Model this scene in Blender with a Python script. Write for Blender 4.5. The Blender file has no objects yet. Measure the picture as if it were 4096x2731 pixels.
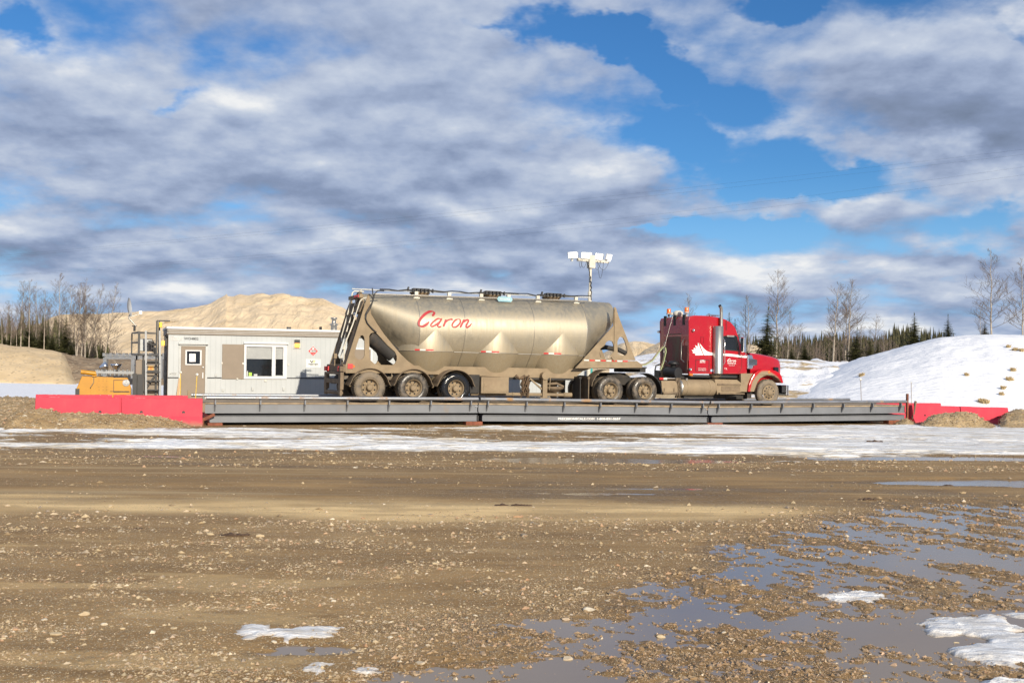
import bpy, math, random
import numpy as np
from mathutils import Vector, Matrix, geometry
random.seed(7); rng=np.random.default_rng(11)
SC=bpy.context.scene
COL=SC.collection
# ---------------------------------------------------------------- camera model (measured from the photograph)
FPX=4000.; CX=2048.; CY=1365.5
pit=math.atan(99.5/FPX); rho=math.atan(.0087)
CAM=Vector((0,0,1.9))
Fv=Vector((0,math.cos(pit),math.sin(pit))); R0=Vector((1,0,0)); U0=Vector((0,-math.sin(pit),math.cos(pit)))
Rv=R0*math.cos(rho)+U0*math.sin(rho); Uv=U0*math.cos(rho)-R0*math.sin(rho)
def ray(u,v): return Fv+Rv*((u-CX)/FPX)-Uv*((v-CY)/FPX)
def at(u,v,Z): return CAM+ray(u,v)*Z
def frame(o,ex,ey,ez):
    m=Matrix.Identity(4)
    for i,a in enumerate((ex,ey,ez)):
        for j in range(3): m[j][i]=a[j]
    for j in range(3): m[j][3]=o[j]
    return m
W=Matrix.Identity(4)
_ex=ray(11400,1677).normalized(); _ey=Vector((0,0,1)).cross(_ex).normalized(); _ez=_ex.cross(_ey)
TR=frame(at(1479,1611.8,32.96),_ex,_ey,_ez)        # truck and weighbridge frame: x forwards, y away, z up
TRi=TR.inverted()
_a=math.atan(4000/9952.); _o=at(672,1465,39.36); _o.z=0
BD=frame(_o,Vector((math.cos(_a),math.sin(_a),0)),Vector((-math.sin(_a),math.cos(_a),0)),Vector((0,0,1)))  # office frame
BDi=BD.inverted()
def onplane(inv,u,v,y):
    c=inv@CAM; d=(inv.to_3x3())@ray(u,v); t=(y-c.y)/d.y; p=c+d*t
    return (p.x,p.z)
def zf(u0,v0,s,inv=TRi):
    return lambda x,y,pl: onplane(inv,u0+x/s,v0+y/s,pl)
t3=zf(1300,1120,2.9586); t4=zf(1900,950,2.24); t5=zf(2550,1180,3.3369)
b1=zf(0,1100,2.4118,BDi); b2=zf(500,1150,2.6133,BDi); b10=zf(480,1180,3.7333,BDi)
def z1(x,y): return (x/2.4118,1100+y/2.4118)
def z2(x,y): return (500+x/2.6133,1150+y/2.6133)
def z5(x,y): return (2550+x/3.3369,1180+y/3.3369)
def z6(x,y): return (3000+x/1.9599,950+y/1.9599)
def hor(u): return 1465+.0087*(u-CX)
# ---------------------------------------------------------------- mesh builder
class MB:
    def __init__(s): s.v=[]; s.f=[]; s.sm=[]
    def add(s,vs,fs,smooth=False):
        n=len(s.v); s.v+= [tuple(p) for p in vs]; s.f+=[tuple(i+n for i in f) for f in fs]; s.sm+=[smooth]*len(fs); return s
    def box(s,x0,x1,y0,y1,z0,z1):
        return s.add([(x,y,z) for x in (x0,x1) for y in (y0,y1) for z in (z0,z1)],
          [(0,1,3,2),(4,6,7,5),(0,4,5,1),(2,3,7,6),(0,2,6,4),(1,5,7,3)])
    def bar(s,a,b,w,h=None,up=(0,0,1)):
        a=Vector(a);b=Vector(b);h=h or w;d=(b-a).normalized();u=Vector(up)
        if abs(d.dot(u))>.95:u=Vector((0,1,0)) if abs(d.y)<.9 else Vector((1,0,0))
        r=d.cross(u).normalized()*w/2;t=r.cross(d).normalized()*h/2
        return s.add([a-r-t,a+r-t,a+r+t,a-r+t,b-r-t,b+r-t,b+r+t,b-r+t],[(3,2,1,0),(4,5,6,7),(0,1,5,4),(1,2,6,5),(2,3,7,6),(3,0,4,7)])
    def tube(s,pts,r,n=8,caps=True):
        pts=[Vector(p) for p in pts]; rs=r if isinstance(r,(list,tuple)) else [r]*len(pts)
        vs=[];fs=[];ref=None
        for i,p in enumerate(pts):
            d=(pts[min(i+1,len(pts)-1)]-pts[max(i-1,0)]).normalized()
            if ref is None:
                ref=Vector((0,0,1)) if abs(d.z)<.9 else Vector((1,0,0))
            a=d.cross(ref)
            if a.length<1e-4:a=d.cross(Vector((.3,.9,.1)))
            a.normalize(); b=a.cross(d); ref=b
            for k in range(n):
                t=2*math.pi*k/n; vs.append(p+(a*math.cos(t)+b*math.sin(t))*rs[i])
        for i in range(len(pts)-1):
            for k in range(n):
                fs.append((i*n+k,i*n+(k+1)%n,(i+1)*n+(k+1)%n,(i+1)*n+k))
        s.add(vs,fs,True)
        if caps and n>3:
            m=(len(pts)-1)*n
            s.add([vs[k] for k in range(n)],[tuple(range(n))]); s.add([vs[m+k] for k in range(n)],[tuple(reversed(range(n)))])
        return s
    def cyl(s,a,b,r,n=16): return s.tube([a,b],r,n)
    def lathe(s,c,axis,prof,n=32,smooth=True,a0=0,a1=2*math.pi):
        """prof: list of (r,h) along axis"""
        ax={'x':(Vector((1,0,0)),Vector((0,1,0)),Vector((0,0,1))),'y':(Vector((0,1,0)),Vector((0,0,1)),Vector((1,0,0))),'z':(Vector((0,0,1)),Vector((1,0,0)),Vector((0,1,0)))}[axis]
        c=Vector(c); full=abs(a1-a0-2*math.pi)<1e-6; m=n if full else n+1
        vs=[];fs=[]
        for r,h in prof:
            for k in range(m):
                t=a0+(a1-a0)*k/n; vs.append(c+ax[0]*h+(ax[1]*math.cos(t)+ax[2]*math.sin(t))*r)
        for i in range(len(prof)-1):
            for k in range(n):
                k2=(k+1)%m if full else k+1
                fs.append((i*m+k,i*m+k2,(i+1)*m+k2,(i+1)*m+k))
        return s.add(vs,fs,smooth)
    def prism(s,poly,y0,y1,holes=()):
        """polygon in x,z extruded in y"""
        loops=[list(poly)]+[list(h) for h in holes]
        L=[[Vector((p[0],p[1],0)) for p in l] for l in loops]
        tris=geometry.tessellate_polygon(L)
        flat=[p for l in loops for p in l]; n=len(flat)
        vs=[(p[0],y0,p[1]) for p in flat]+[(p[0],y1,p[1]) for p in flat]
        fs=[tuple(t) for t in tris]+[tuple(i+n for i in reversed(t)) for t in tris]
        o=0
        for l in loops:
            m=len(l)
            for i in range(m): fs.append((o+i,o+(i+1)%m,n+o+(i+1)%m,n+o+i))
            o+=m
        return s.add(vs,fs)
    def loft(s,rings,smooth=True,cap=True):
        n=len(rings[0]);vs=[p for r in rings for p in r];fs=[]
        for i in range(len(rings)-1):
            for k in range(n): fs.append((i*n+k,i*n+(k+1)%n,(i+1)*n+(k+1)%n,(i+1)*n+k))
        s.add(vs,fs,smooth)
        if cap:
            s.add(rings[0],[tuple(range(n))]);s.add(rings[-1],[tuple(reversed(range(n)))])
        return s
    def mesh(s,name,base=(0,0,0),fix=True):
        me=bpy.data.meshes.new(name); b=Vector(base)
        me.from_pydata([tuple(Vector(p)-b) for p in s.v],[],s.f)
        me.polygons.foreach_set('use_smooth',s.sm)
        if fix:
            import bmesh
            bm=bmesh.new();bm.from_mesh(me);bmesh.ops.recalc_face_normals(bm,faces=bm.faces);bm.to_mesh(me);bm.free()
        me.update();return me
BASE={}
def props(o,label=None,cat=None,group=None,kind=None):
    for k,v in (('label',label),('category',cat),('group',group),('kind',kind)):
        if v: o[k]=v
    return o
def thing(name,label,cat,fr=W,base=(0,0,0),group=None):
    o=bpy.data.objects.new(name,None);COL.objects.link(o);o.empty_display_size=.2
    o.matrix_world=fr@Matrix.Translation(base);BASE[o.name]=Vector(base);return props(o,label,cat,group)
def part(par,name,mb,mat,label=None,bevel=0,fix=True,kind=None):
    b=BASE[par.name]
    me=mb.mesh(name,b,fix) if isinstance(mb,MB) else mb
    me.materials.append(mat)
    o=bpy.data.objects.new(name,me);COL.objects.link(o);o.parent=par;BASE[o.name]=b
    if bevel:
        m=o.modifiers.new('bevel','BEVEL');m.width=bevel;m.segments=2;m.limit_method='ANGLE';m.angle_limit=math.radians(35)
    return props(o,label,kind=kind)
def solo(name,mb,mat,label=None,cat=None,fr=W,base=(0,0,0),group=None,kind=None,bevel=0,fix=True):
    me=mb.mesh(name,base,fix) if isinstance(mb,MB) else mb
    me.materials.append(mat)
    o=bpy.data.objects.new(name,me);COL.objects.link(o);o.matrix_world=fr@Matrix.Translation(base);BASE[o.name]=Vector(base)
    if bevel:
        m=o.modifiers.new('bevel','BEVEL');m.width=bevel;m.segments=2;m.limit_method='ANGLE'
    return props(o,label,cat,group,kind)
def copy_tree(o,parent=None):
    c=o.copy();COL.objects.link(c);c.parent=parent;BASE[c.name]=BASE[o.name]
    for ch in list(o.children): copy_tree(ch,c)
    return c
def textmesh(s,h,pos,y,bold=0,shear=0,width=None,align='CENTER',ext=.002):
    """letters of cap height h standing in the local x,z plane at depth y, facing -y"""
    cu=bpy.data.curves.new('t','FONT');cu.body=s;cu.size=h/.7;cu.align_x=align;cu.shear=shear;cu.offset=bold;cu.extrude=ext;cu.resolution_u=2
    ob=bpy.data.objects.new('t',cu);COL.objects.link(ob);bpy.context.view_layer.update()
    me=bpy.data.meshes.new_from_object(ob);bpy.data.objects.remove(ob)
    vs=[v.co.copy() for v in me.vertices];fs=[tuple(p.vertices) for p in me.polygons]
    if width:
        w=max(v.x for v in vs)-min(v.x for v in vs);k=width/w
        for v in vs:v.x*=k
    m=MB();m.add([(pos[0]+v.x,y-v.z,pos[1]+v.y) for v in vs],fs);bpy.data.meshes.remove(me);return m
# ---------------------------------------------------------------- node helper
class NT:
    def __init__(s,tree): s.t=tree; s.n=tree.nodes; s.l=tree.links
    def node(s,typ,ins=None,**kw):
        n=s.n.new(typ)
        for k,v in kw.items(): setattr(n,k,v)
        for k,v in (ins or {}).items():
            if hasattr(v,'is_output'): s.l.new(v,n.inputs[k])
            else: n.inputs[k].default_value=v
        return n
    def m(s,op,a,b=0.,c=None,clamp=False):
        i={0:a,1:b}
        if c is not None:i[2]=c
        return s.node('ShaderNodeMath',i,operation=op,use_clamp=clamp).outputs[0]
    def ramp(s,x,a,b,o0=0.,o1=1.,smooth=True):
        n=s.node('ShaderNodeMapRange',{0:x,1:a,2:b,3:o0,4:o1}); n.interpolation_type='SMOOTHSTEP' if smooth else 'LINEAR'; return n.outputs[0]
    def mix(s,f,a,b,mode='MIX'):
        def c(v): return v if hasattr(v,'is_output') else (*v,1) if len(v)==3 else v
        n=s.node('ShaderNodeMix',data_type='RGBA',blend_type=mode)
        for k,v in ((0,f),(6,c(a)),(7,c(b))):
            if hasattr(v,'is_output'): s.l.new(v,n.inputs[k])
            else:n.inputs[k].default_value=v
        return n.outputs[2]
    def noise(s,vec,scale,detail=4,rough=.55,dist=0.,col=False,dim='3D'):
        n=s.node('ShaderNodeTexNoise',{'Vector':vec,'Scale':scale,'Detail':detail,'Roughness':rough,'Distortion':dist},noise_dimensions=dim);return n.outputs[1 if col else 0]
    def map(s,vec,loc=(0,0,0),rot=(0,0,0),sc=(1,1,1),typ='POINT'):
        return s.node('ShaderNodeMapping',{'Vector':vec,'Location':loc,'Rotation':rot,'Scale':sc},vector_type=typ).outputs[0]
def newmat(name):
    m=bpy.data.materials.new(name);m.use_nodes=True;m.node_tree.nodes.clear();N=NT(m.node_tree)
    out=N.node('ShaderNodeOutputMaterial');p=N.node('ShaderNodeBsdfPrincipled');N.l.new(p.outputs[0],out.inputs[0])
    return m,N,p
def setp(N,p,**kw):
    al={'col':'Base Color','rough':'Roughness','metal':'Metallic','spec':'Specular IOR Level','nrm':'Normal','emit':'Emission Color','es':'Emission Strength','coat':'Coat Weight','ior':'IOR','trans':'Transmission Weight','alpha':'Alpha'}
    for k,v in kw.items():
        i=p.inputs[al[k]]
        if hasattr(v,'is_output'):N.l.new(v,i)
        else:i.default_value=(*v,1) if isinstance(v,tuple) and len(v)==3 else v
def mat(name,col,rough=.6,metal=0,var=.15,scale=3,dirt=None,dscale=1.5,dlo=.45,dhi=.7,bump=0,bscale=20,spec=.5,zdirt=None,emit=None,es=0,coat=0):
    m,N,p=newmat(name);tc=N.node('ShaderNodeTexCoord').outputs['Object']
    n=N.noise(tc,scale,5,.6);k=N.ramp(n,.3,.7,1-var,1+var)
    c=N.mix(1.,col,N.node('ShaderNodeCombineColor',{0:k,1:k,2:k}).outputs[0],'MULTIPLY')
    r=rough
    if dirt:
        d=N.noise(N.map(tc,(3,1,2),(0,0,0),(1,1,.5)),dscale,6,.65)
        f=N.ramp(d,dlo,dhi)
        if zdirt:
            z=N.node('ShaderNodeSeparateXYZ',{0:tc}).outputs[2]
            zz=N.m('ADD',z,N.m('MULTIPLY',N.m('SUBTRACT',d,.5),zdirt[2]))
            f=N.m('MAXIMUM',f,N.ramp(zz,zdirt[1],zdirt[0]))
        c=N.mix(f,c,dirt); r=N.m('ADD',N.m('MULTIPLY',f,.85-rough),rough)
        if metal: metal=N.m('MULTIPLY',N.m('SUBTRACT',1.,f),metal)
        if coat: coat=N.m('MULTIPLY',N.m('SUBTRACT',1.,f),coat)
    setp(N,p,col=c,rough=r,metal=metal,spec=spec)
    if coat: setp(N,p,coat=coat)
    if emit: setp(N,p,emit=emit,es=es)
    if bump:
        b=N.node('ShaderNodeBump',{'Height':N.noise(tc,bscale,5,.6),'Strength':1.,'Distance':bump});setp(N,p,nrm=b.outputs[0])
    return m
MUD=(.25,.19,.12)
M={}
m,N,p=newmat('weathered_barrier_paint');tc=N.node('ShaderNodeTexCoord').outputs['Object'];z_=N.node('ShaderNodeSeparateXYZ',{0:tc}).outputs[2]
n=N.noise(tc,1.1,6,.6);n2=N.noise(tc,9,6,.7);n3=N.noise(N.map(tc,sc=(5,5,.6)),1.5,5,.6)
c=N.mix(N.ramp(n,.35,.68),(.56,.030,.060),(.50,.045,.070));c=N.mix(N.ramp(n3,.52,.78,0,.25),c,(.42,.07,.08))
chip=N.m('ADD',N.ramp(n2,.73,.76),N.m('MULTIPLY',N.ramp(z_,.825,.84),N.ramp(n2,.52,.60)),clamp=True);c=N.mix(N.m('MULTIPLY',chip,.6),c,(.62,.42,.40))
c=N.mix(N.ramp(N.m('ADD',z_,N.m('MULTIPLY',N.m('SUBTRACT',n2,.5),.25)),.20,.02,0,.7),c,MUD)
b=N.node('ShaderNodeBump',{'Height':n2,'Strength':.6,'Distance':.006});setp(N,p,col=c,rough=.72,nrm=b.outputs[0]);RED_=m
M['steel']=mat('grey_painted_steel',(.165,.174,.19),.42,0,.10,1.2,(.22,.16,.10),1.4,.60,.85,spec=.5)
M['pipe']=mat('galvanised_pipe',(.27,.28,.30),.38,.6,.12,2,(.33,.19,.08),1.6,.52,.7)
M['deck']=mat('muddy_deck',(.33,.25,.16),.9,0,.2,3,(.20,.15,.10),2)
M['dark']=mat('dark_underside',(.03,.028,.026),.8,0,.2,4,(.09,.065,.045),3,.5,.8)
M['black']=mat('black_metal',(.018,.018,.02),.5,0,.2,4,(.07,.055,.04),3,.6,.9)
M['rust']=mat('rusty_orange_steel',(.19,.06,.03),.8,0,.3,6)
M['red']=mat('pink_red_barrier_paint',(.50,.020,.045),.75,0,.06,1.3,(.43,.04,.06),1.2,.55,.8,bump=.004,bscale=18)
M['red']=RED_
M['mudp']=mat('mud_covered_steel',MUD,.85,0,.14,2.5,(.22,.155,.095),2.2,.5,.85,bump=.004,bscale=25)
M['mudd']=mat('dark_muddy_steel',(.17,.125,.08),.85,0,.25,3,(.08,.06,.045),2.2,.5,.85,bump=.004,bscale=25)
M['white']=mat('white_paint',(.58,.59,.60),.45,0,.05,3)
M['offw']=mat('off_white_metal',(.44,.455,.45),.45,0,.07,3)
M['brown']=mat('taupe_paint',(.215,.17,.125),.55,0,.05,2)
M['glass']=mat('dark_glass',(.012,.014,.016),.06,0,.1,2,spec=.6)
M['paper']=mat('white_paper',(.8,.79,.77),.7)
M['blackp']=mat('black_lettering',(.03,.03,.035),.6)
M['redp']=mat('red_print',(.55,.03,.03),.5)
M['letred']=mat('faded_red_lettering',(.36,.018,.025),.5,0,.15,5,(.45,.15,.10),3,.66,.95)
M['whitep']=mat('white_lettering',(.8,.8,.78),.5)
M['yel']=mat('yellow_machine_paint',(.47,.215,.004),.45,0,.10,1.5,(.33,.17,.02),1.8,.55,.85)
M['orange']=mat('orange_plastic',(.75,.14,.02),.4)
M['amber']=mat('amber_lens',(.75,.16,.02),.25)
M['cream']=mat('cream_paint',(.56,.53,.45),.45)
M['chrome']=mat('chrome',(.72,.72,.73),.14,1,.04,3)
M['alu']=mat('brushed_aluminium',(.44,.42,.38),.38,.9,.10,2,MUD,2.0,.6,.85)
M['cabred']=mat('red_truck_paint',(.36,.003,.010),.22,0,.05,2,MUD,1.8,.80,.95,coat=.5)
M['cabback']=mat('road_filmed_shaded_red_paint',(.16,.008,.012),.5,0,.1,2,(.15,.11,.075),1.0,.40,.62)  # cab red darkened to carry the rear wall's shade, plus road film
M['ladd']=mat('dull_galvanised_steel',(.26,.27,.28),.5,.2,.1,3)
def tyremat(name,base,mudc,lo,hi,rough):
    m,N,p=newmat(name);tc=N.node('ShaderNodeTexCoord').outputs['Object']
    d=N.noise(tc,5,6,.7);f=N.ramp(d,lo,hi);c=N.mix(f,base,mudc);r=N.m('ADD',N.m('MULTIPLY',f,.8-rough),rough)
    b=N.node('ShaderNodeBump',{'Height':N.noise(tc,30,4,.6),'Strength':1.,'Distance':.006})
    setp(N,p,col=c,rough=r,nrm=b.outputs[0]);return m
M['tyre_mud']=tyremat('muddy_tyre',(.07,.06,.05),(.195,.155,.11),.30,.58,.5)
M['tyre_mid']=tyremat('half_muddy_tyre',(.045,.04,.034),(.16,.125,.09),.42,.70,.25)
M['tyre_wet']=tyremat('wet_black_tyre',(.012,.012,.013),(.16,.12,.085),.60,.8,.10)
M['tape_r']=mat('red_reflective_tape',(.52,.02,.02),.4,0,.1,4,MUD,4,.6,.8)
M['tape_w']=mat('white_reflective_tape',(.60,.60,.55),.4,0,.1,4,MUD,4,.6,.8)
# dusty aluminium tank
m,N,p=newmat('dusty_shaded_aluminium_tank');tc=N.node('ShaderNodeTexCoord').outputs['Object']
sx=N.node('ShaderNodeSeparateXYZ',{0:tc})
st=N.noise(N.map(tc,sc=(9,9,.35)),1,6,.6);n2=N.noise(tc,1.3,5,.6);n3=N.noise(N.map(tc,sc=(60,60,1.2)),1,3,.6)
f=N.m('ADD',N.m('MULTIPLY',st,.55),N.m('MULTIPLY',n2,.45))
low_dust_shade=N.m('MULTIPLY',N.ramp(sx.outputs[2],2.3,1.5),.62)  # dust tone also paints in the shade of the tank's downward faces
f=N.m('ADD',N.ramp(f,.38,.66,.14,.50),low_dust_shade,clamp=True)
c=N.mix(f,(.45,.405,.315),(.26,.205,.125));c=N.mix(N.ramp(n3,.35,.7,0.,.22),c,(.54,.48,.37))
setp(N,p,col=c,metal=N.m('SUBTRACT',.92,N.m('MULTIPLY',f,.85)),rough=N.m('ADD',.36,N.m('MULTIPLY',f,.32)))
M['tank']=m
# ribbed cladding
m,N,p=newmat('pale_ribbed_wall_cladding');tc=N.node('ShaderNodeTexCoord').outputs['Object'];sx=N.node('ShaderNodeSeparateXYZ',{0:tc})
fr=N.m('FRACT',N.m('MULTIPLY',sx.outputs[0],1/.20));g=N.m('MULTIPLY',N.ramp(fr,.0,.06,0,1),N.ramp(fr,1.,.94,0,1))
n=N.noise(tc,.9,5,.6)
c=N.mix(N.ramp(n,.3,.7),(.395,.42,.43),(.435,.46,.47));c=N.mix(N.m('SUBTRACT',1.,g),c,(.355,.38,.385))
c=N.mix(N.ramp(N.m('ADD',sx.outputs[2],N.m('MULTIPLY',n,.6)),1.1,.45,0.,.5),c,(.30,.29,.25))
b=N.node('ShaderNodeBump',{'Height':g,'Strength':.35,'Distance':.008})
setp(N,p,col=c,rough=.5,nrm=b.outputs[0]);M['wall']=m
# cab paint with mud splash rising from the sills
m,N,p=newmat('red_cab_paint_with_mud_splash');tc=N.node('ShaderNodeTexCoord').outputs['Object'];sx=N.node('ShaderNodeSeparateXYZ',{0:tc})
n=N.noise(tc,2.2,6,.65)
# the splash line climbs towards the front wheel
ln=N.m('SUBTRACT',sx.outputs[2],N.ramp(sx.outputs[0],2.4,3.7,0,.42))
f=N.ramp(N.m('ADD',ln,N.m('MULTIPLY',N.m('SUBTRACT',n,.5),.25)),1.28,.98)
f=N.m('MAXIMUM',f,N.m('MULTIPLY',N.ramp(n,.5,.8),.15))
c=N.mix(f,(.36,.003,.010),MUD);setp(N,p,col=c,rough=N.m('ADD',.24,N.m('MULTIPLY',f,.6)),coat=N.m('MULTIPLY',N.m('SUBTRACT',1.,f),.5));M['cab']=m
# ================================================================ numpy noise
_P=rng.permutation(4096).astype(np.int64);_G=rng.random(4096)*2*np.pi
def perlin(x,y,seed=0):
    x=np.asarray(x,float)+seed*37.17;y=np.asarray(y,float)+seed*91.7
    xi=np.floor(x).astype(np.int64);yi=np.floor(y).astype(np.int64);xf=x-xi;yf=y-yi
    def g(ix,iy):
        h=_G[_P[(_P[ix&4095]+iy)&4095]];return np.cos(h),np.sin(h)
    u=xf*xf*xf*(xf*(xf*6-15)+10);v=yf*yf*yf*(yf*(yf*6-15)+10)
    a=g(xi,yi);b=g(xi+1,yi);c=g(xi,yi+1);d=g(xi+1,yi+1)
    n00=a[0]*xf+a[1]*yf;n10=b[0]*(xf-1)+b[1]*yf;n01=c[0]*xf+c[1]*(yf-1);n11=d[0]*(xf-1)+d[1]*(yf-1)
    return (n00*(1-u)+n10*u)*(1-v)+(n01*(1-u)+n11*u)*v
def fbm(x,y,o=4,seed=0,gain=.5):
    s=0;a=1;f=1
    for i in range(o): s=s+a*perlin(x*f,y*f,seed+i*3);a*=gain;f*=2.03
    return s
def ss(x,a,b):
    t=np.clip((x-a)/(b-a),0,1);return t*t*(3-2*t)
# base level of the yard: flat near the camera, falling gently to the right along the weighbridge
_L=TR@Vector((-5.3,-.35,0))
def gbase(X,Y):
    s=(X-_L.x)*_ex.x+(Y-_L.y)*_ex.y
    return -.0131*np.clip(s,-12,34)*ss(Y,23,30)
# ================================================================ world: sky and clouds
SUN=Vector((.42,-.907,0)).normalized()*math.cos(math.radians(20.5))+Vector((0,0,math.sin(math.radians(20.5))))
w=bpy.data.worlds.new("World");SC.world=w;w.use_nodes=True;w.node_tree.nodes.clear();N=NT(w.node_tree)
out=N.node('ShaderNodeOutputWorld')
sky=N.node('ShaderNodeTexSky',sky_type='NISHITA',sun_disc=False,sun_elevation=math.radians(20.5),sun_rotation=math.atan2(SUN.x,SUN.y),air_density=1.0,dust_density=.1,ozone_density=3.5)
hsv=N.node('ShaderNodeHueSaturation',{'Hue':.500,'Saturation':1.12,'Value':1.,'Color':sky.outputs[0]})
skyc=N.mix(1.,hsv.outputs[0],(.60,.90,1.14),'MULTIPLY')
D=N.node('ShaderNodeTexCoord').outputs['Generated'];s=N.node('ShaderNodeSeparateXYZ',{0:D});x,y,z=s.outputs
zp=N.m('MAXIMUM',z,0.)
bg1=N.node('ShaderNodeBackground',{0:N.mix(N.ramp(z,.20,.0),skyc,(3.4,6.2,9.9)),1:.085})
def proj(dz):
    q=N.m('ADD',zp,.24+dz);return N.node('ShaderNodeCombineXYZ',{0:N.m('DIVIDE',x,q),1:N.m('DIVIDE',y,q),2:3.7}).outputs[0]
P1=proj(0.);P2=proj(.018)
def dens(P): return N.m('ADD',N.m('MULTIPLY',N.noise(P,2.5,8,.53,0.,dim='2D'),.74),N.m('MULTIPLY',N.noise(P,.9,2,.5,dim='2D'),.26))
d1=dens(P1);d2=dens(P2)
# image-like tangent coordinates of the sky, for the big openings and dark masses in the cloud
ys=N.m('MAXIMUM',y,.15);tx=N.m('DIVIDE',x,ys);tz=N.m('DIVIDE',z,ys)
wn=N.noise(N.node('ShaderNodeCombineXYZ',{0:tx,1:N.m('MULTIPLY',tz,1.6)}).outputs[0],7.,5,.6,0,True,'2D')
wo=N.node('ShaderNodeVectorMath',{0:wn,1:(.5,.5,.5)},operation='SUBTRACT').outputs[0]
wo=N.node('ShaderNodeVectorMath',{0:wo,3:.10},operation='SCALE').outputs[0]
T=N.node('ShaderNodeVectorMath',{0:N.node('ShaderNodeCombineXYZ',{0:tx,1:tz}).outputs[0],1:wo},operation='ADD').outputs[0]
def blobs(lst):
    tot=None
    for (u,v,rx,ry,rot,k) in lst:      # in 2352-wide picture units
        cx=(u*1.7415-2048)/4000;cz=(hor(u*1.7415)-v*1.7415)/4000
        mp=N.map(T,(cx,cz,0),(0,0,-math.radians(rot)),(rx*1.7415/4000,ry*1.7415/4000,1),'TEXTURE')
        g=N.node('ShaderNodeTexGradient',{0:mp},gradient_type='SPHERICAL').outputs[1]
        g=N.m('MULTIPLY',g,k);tot=g if tot is None else N.m('ADD',tot,g)
    return tot
gap=blobs([(1600,345,300,100,8,2.1),(1900,400,250,80,-4,1.5),(1700,240,110,70,20,1.7),(1490,130,260,55,33,2.0),(1320,60,240,55,5,1.9),(1790,5,150,40,0,1.8),
 (25,45,110,80,40,2.0),(395,232,100,38,0,1.6),(480,130,50,120,25,.45),(2300,500,190,75,-25,1.9),(1690,522,260,32,0,1.8),(1500,508,130,14,0,1.2),(1010,312,90,28,0,.5),
 (1990,640,110,22,0,.9),(1110,45,150,38,20,1.3),(1550,300,120,70,0,1.2),(2100,455,80,40,0,.9),(2335,60,60,30,0,1.0)])
thick=blobs([(2180,210,420,190,0,1.5),(2250,270,260,120,10,1.0),(2120,90,330,110,0,.9),(1790,455,110,60,0,1.4),(1960,470,180,60,0,1.5),(1950,335,90,45,0,1.6),(150,330,520,170,5,1.0),(700,420,600,150,0,1.0),(330,130,330,130,0,1.0),(800,230,420,110,0,.9),
 (1340,190,240,90,10,.7),(900,600,900,110,0,.9),(1800,620,800,70,0,.7),(2240,400,220,60,10,1.2),(2270,525,70,40,0,1.2),(1050,420,450,120,0,.8),(1330,430,250,100,0,.9),(2100,640,500,60,0,.9),(1450,570,420,60,0,.8),(60,600,300,90,0,.9),(1250,300,200,120,0,.5)])
dark=blobs([(2160,240,400,130,0,1.9),(2240,310,220,70,5,.9),(60,340,380,120,5,.8),(300,560,560,60,0,.9),(650,500,500,50,0,.5),(1950,520,260,34,0,.6),(120,480,260,40,0,.6),(1150,620,700,40,0,.4)])
lit=blobs([(60,130,260,100,0,1.1),(40,390,220,70,0,1.1),(500,285,230,60,0,.8),(380,420,180,55,0,.4),(1820,430,140,35,0,1.0),(2010,450,160,40,0,1.0),(1640,100,200,70,0,.7),(2240,380,240,60,10,.9),(2290,20,300,60,0,1.2),(40,640,160,40,0,.8),(260,660,260,30,0,.6),(1080,140,300,70,0,.5),(1360,190,240,70,0,.4),(1100,660,300,30,0,.3)])
dd=N.m('ADD',d1,N.m('MULTIPLY',N.m('SUBTRACT',N.m('MULTIPLY',thick,.8),gap),.135))
dd=N.m('ADD',dd,N.ramp(z,.10,.0,0.,.05));alpha=N.ramp(dd,.32,.525);alpha=N.m('MULTIPLY',alpha,N.ramp(z,-.02,.03,.6,1.))
rel=N.m('SUBTRACT',d1,d2)
br=N.m('ADD',N.m('MULTIPLY',rel,2.2),.535)
br=N.m('ADD',br,N.m('MULTIPLY',N.m('SUBTRACT',N.noise(P1,7.5,6,.58,dim='2D'),.5),.24))
br=N.m('ADD',br,N.m('MULTIPLY',lit,.20));br=N.m('SUBTRACT',br,N.m('MULTIPLY',dark,.17))
br=N.m('ADD',br,N.m('MULTIPLY',N.ramp(dd,.52,.36),.10),clamp=True)
cc=N.node('ShaderNodeValToRGB',{0:br});e=cc.color_ramp.elements
e[0].position=0;e[0].color=(.16,.205,.30,1);e[1].position=1;e[1].color=(.77,.78,.79,1)
for p_,c_ in ((.30,(.225,.285,.425)),(.52,(.335,.405,.555)),(.76,(.49,.55,.66))):
    q=e.new(p_);q.color=(*c_,1)
bg2=N.node('ShaderNodeBackground',{0:cc.outputs[0],1:1.})
ms=N.node('ShaderNodeMixShader',{0:alpha,1:bg1.outputs[0],2:bg2.outputs[0]})
N.l.new(ms.outputs[0],out.inputs[0])
sl=bpy.data.lights.new('sun','SUN');sl.energy=5.0;sl.angle=math.radians(.55);sl.color=(1.,.89,.72)
so=bpy.data.objects.new('sun',sl);COL.objects.link(so);so.rotation_euler=SUN.to_track_quat('Z','Y').to_euler();so.location=(10,-20,20)
cd=bpy.data.cameras.new('camera');co=bpy.data.objects.new('camera',cd);COL.objects.link(co);SC.camera=co
cd.sensor_width=36;cd.lens=36*FPX/4096;cd.clip_end=6000;cd.clip_start=.1
co.matrix_world=frame(CAM,Rv,Uv,-Fv)
SC.view_settings.view_transform='Standard';SC.view_settings.look='None';SC.view_settings.gamma=1;SC.view_settings.exposure=.18
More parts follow.
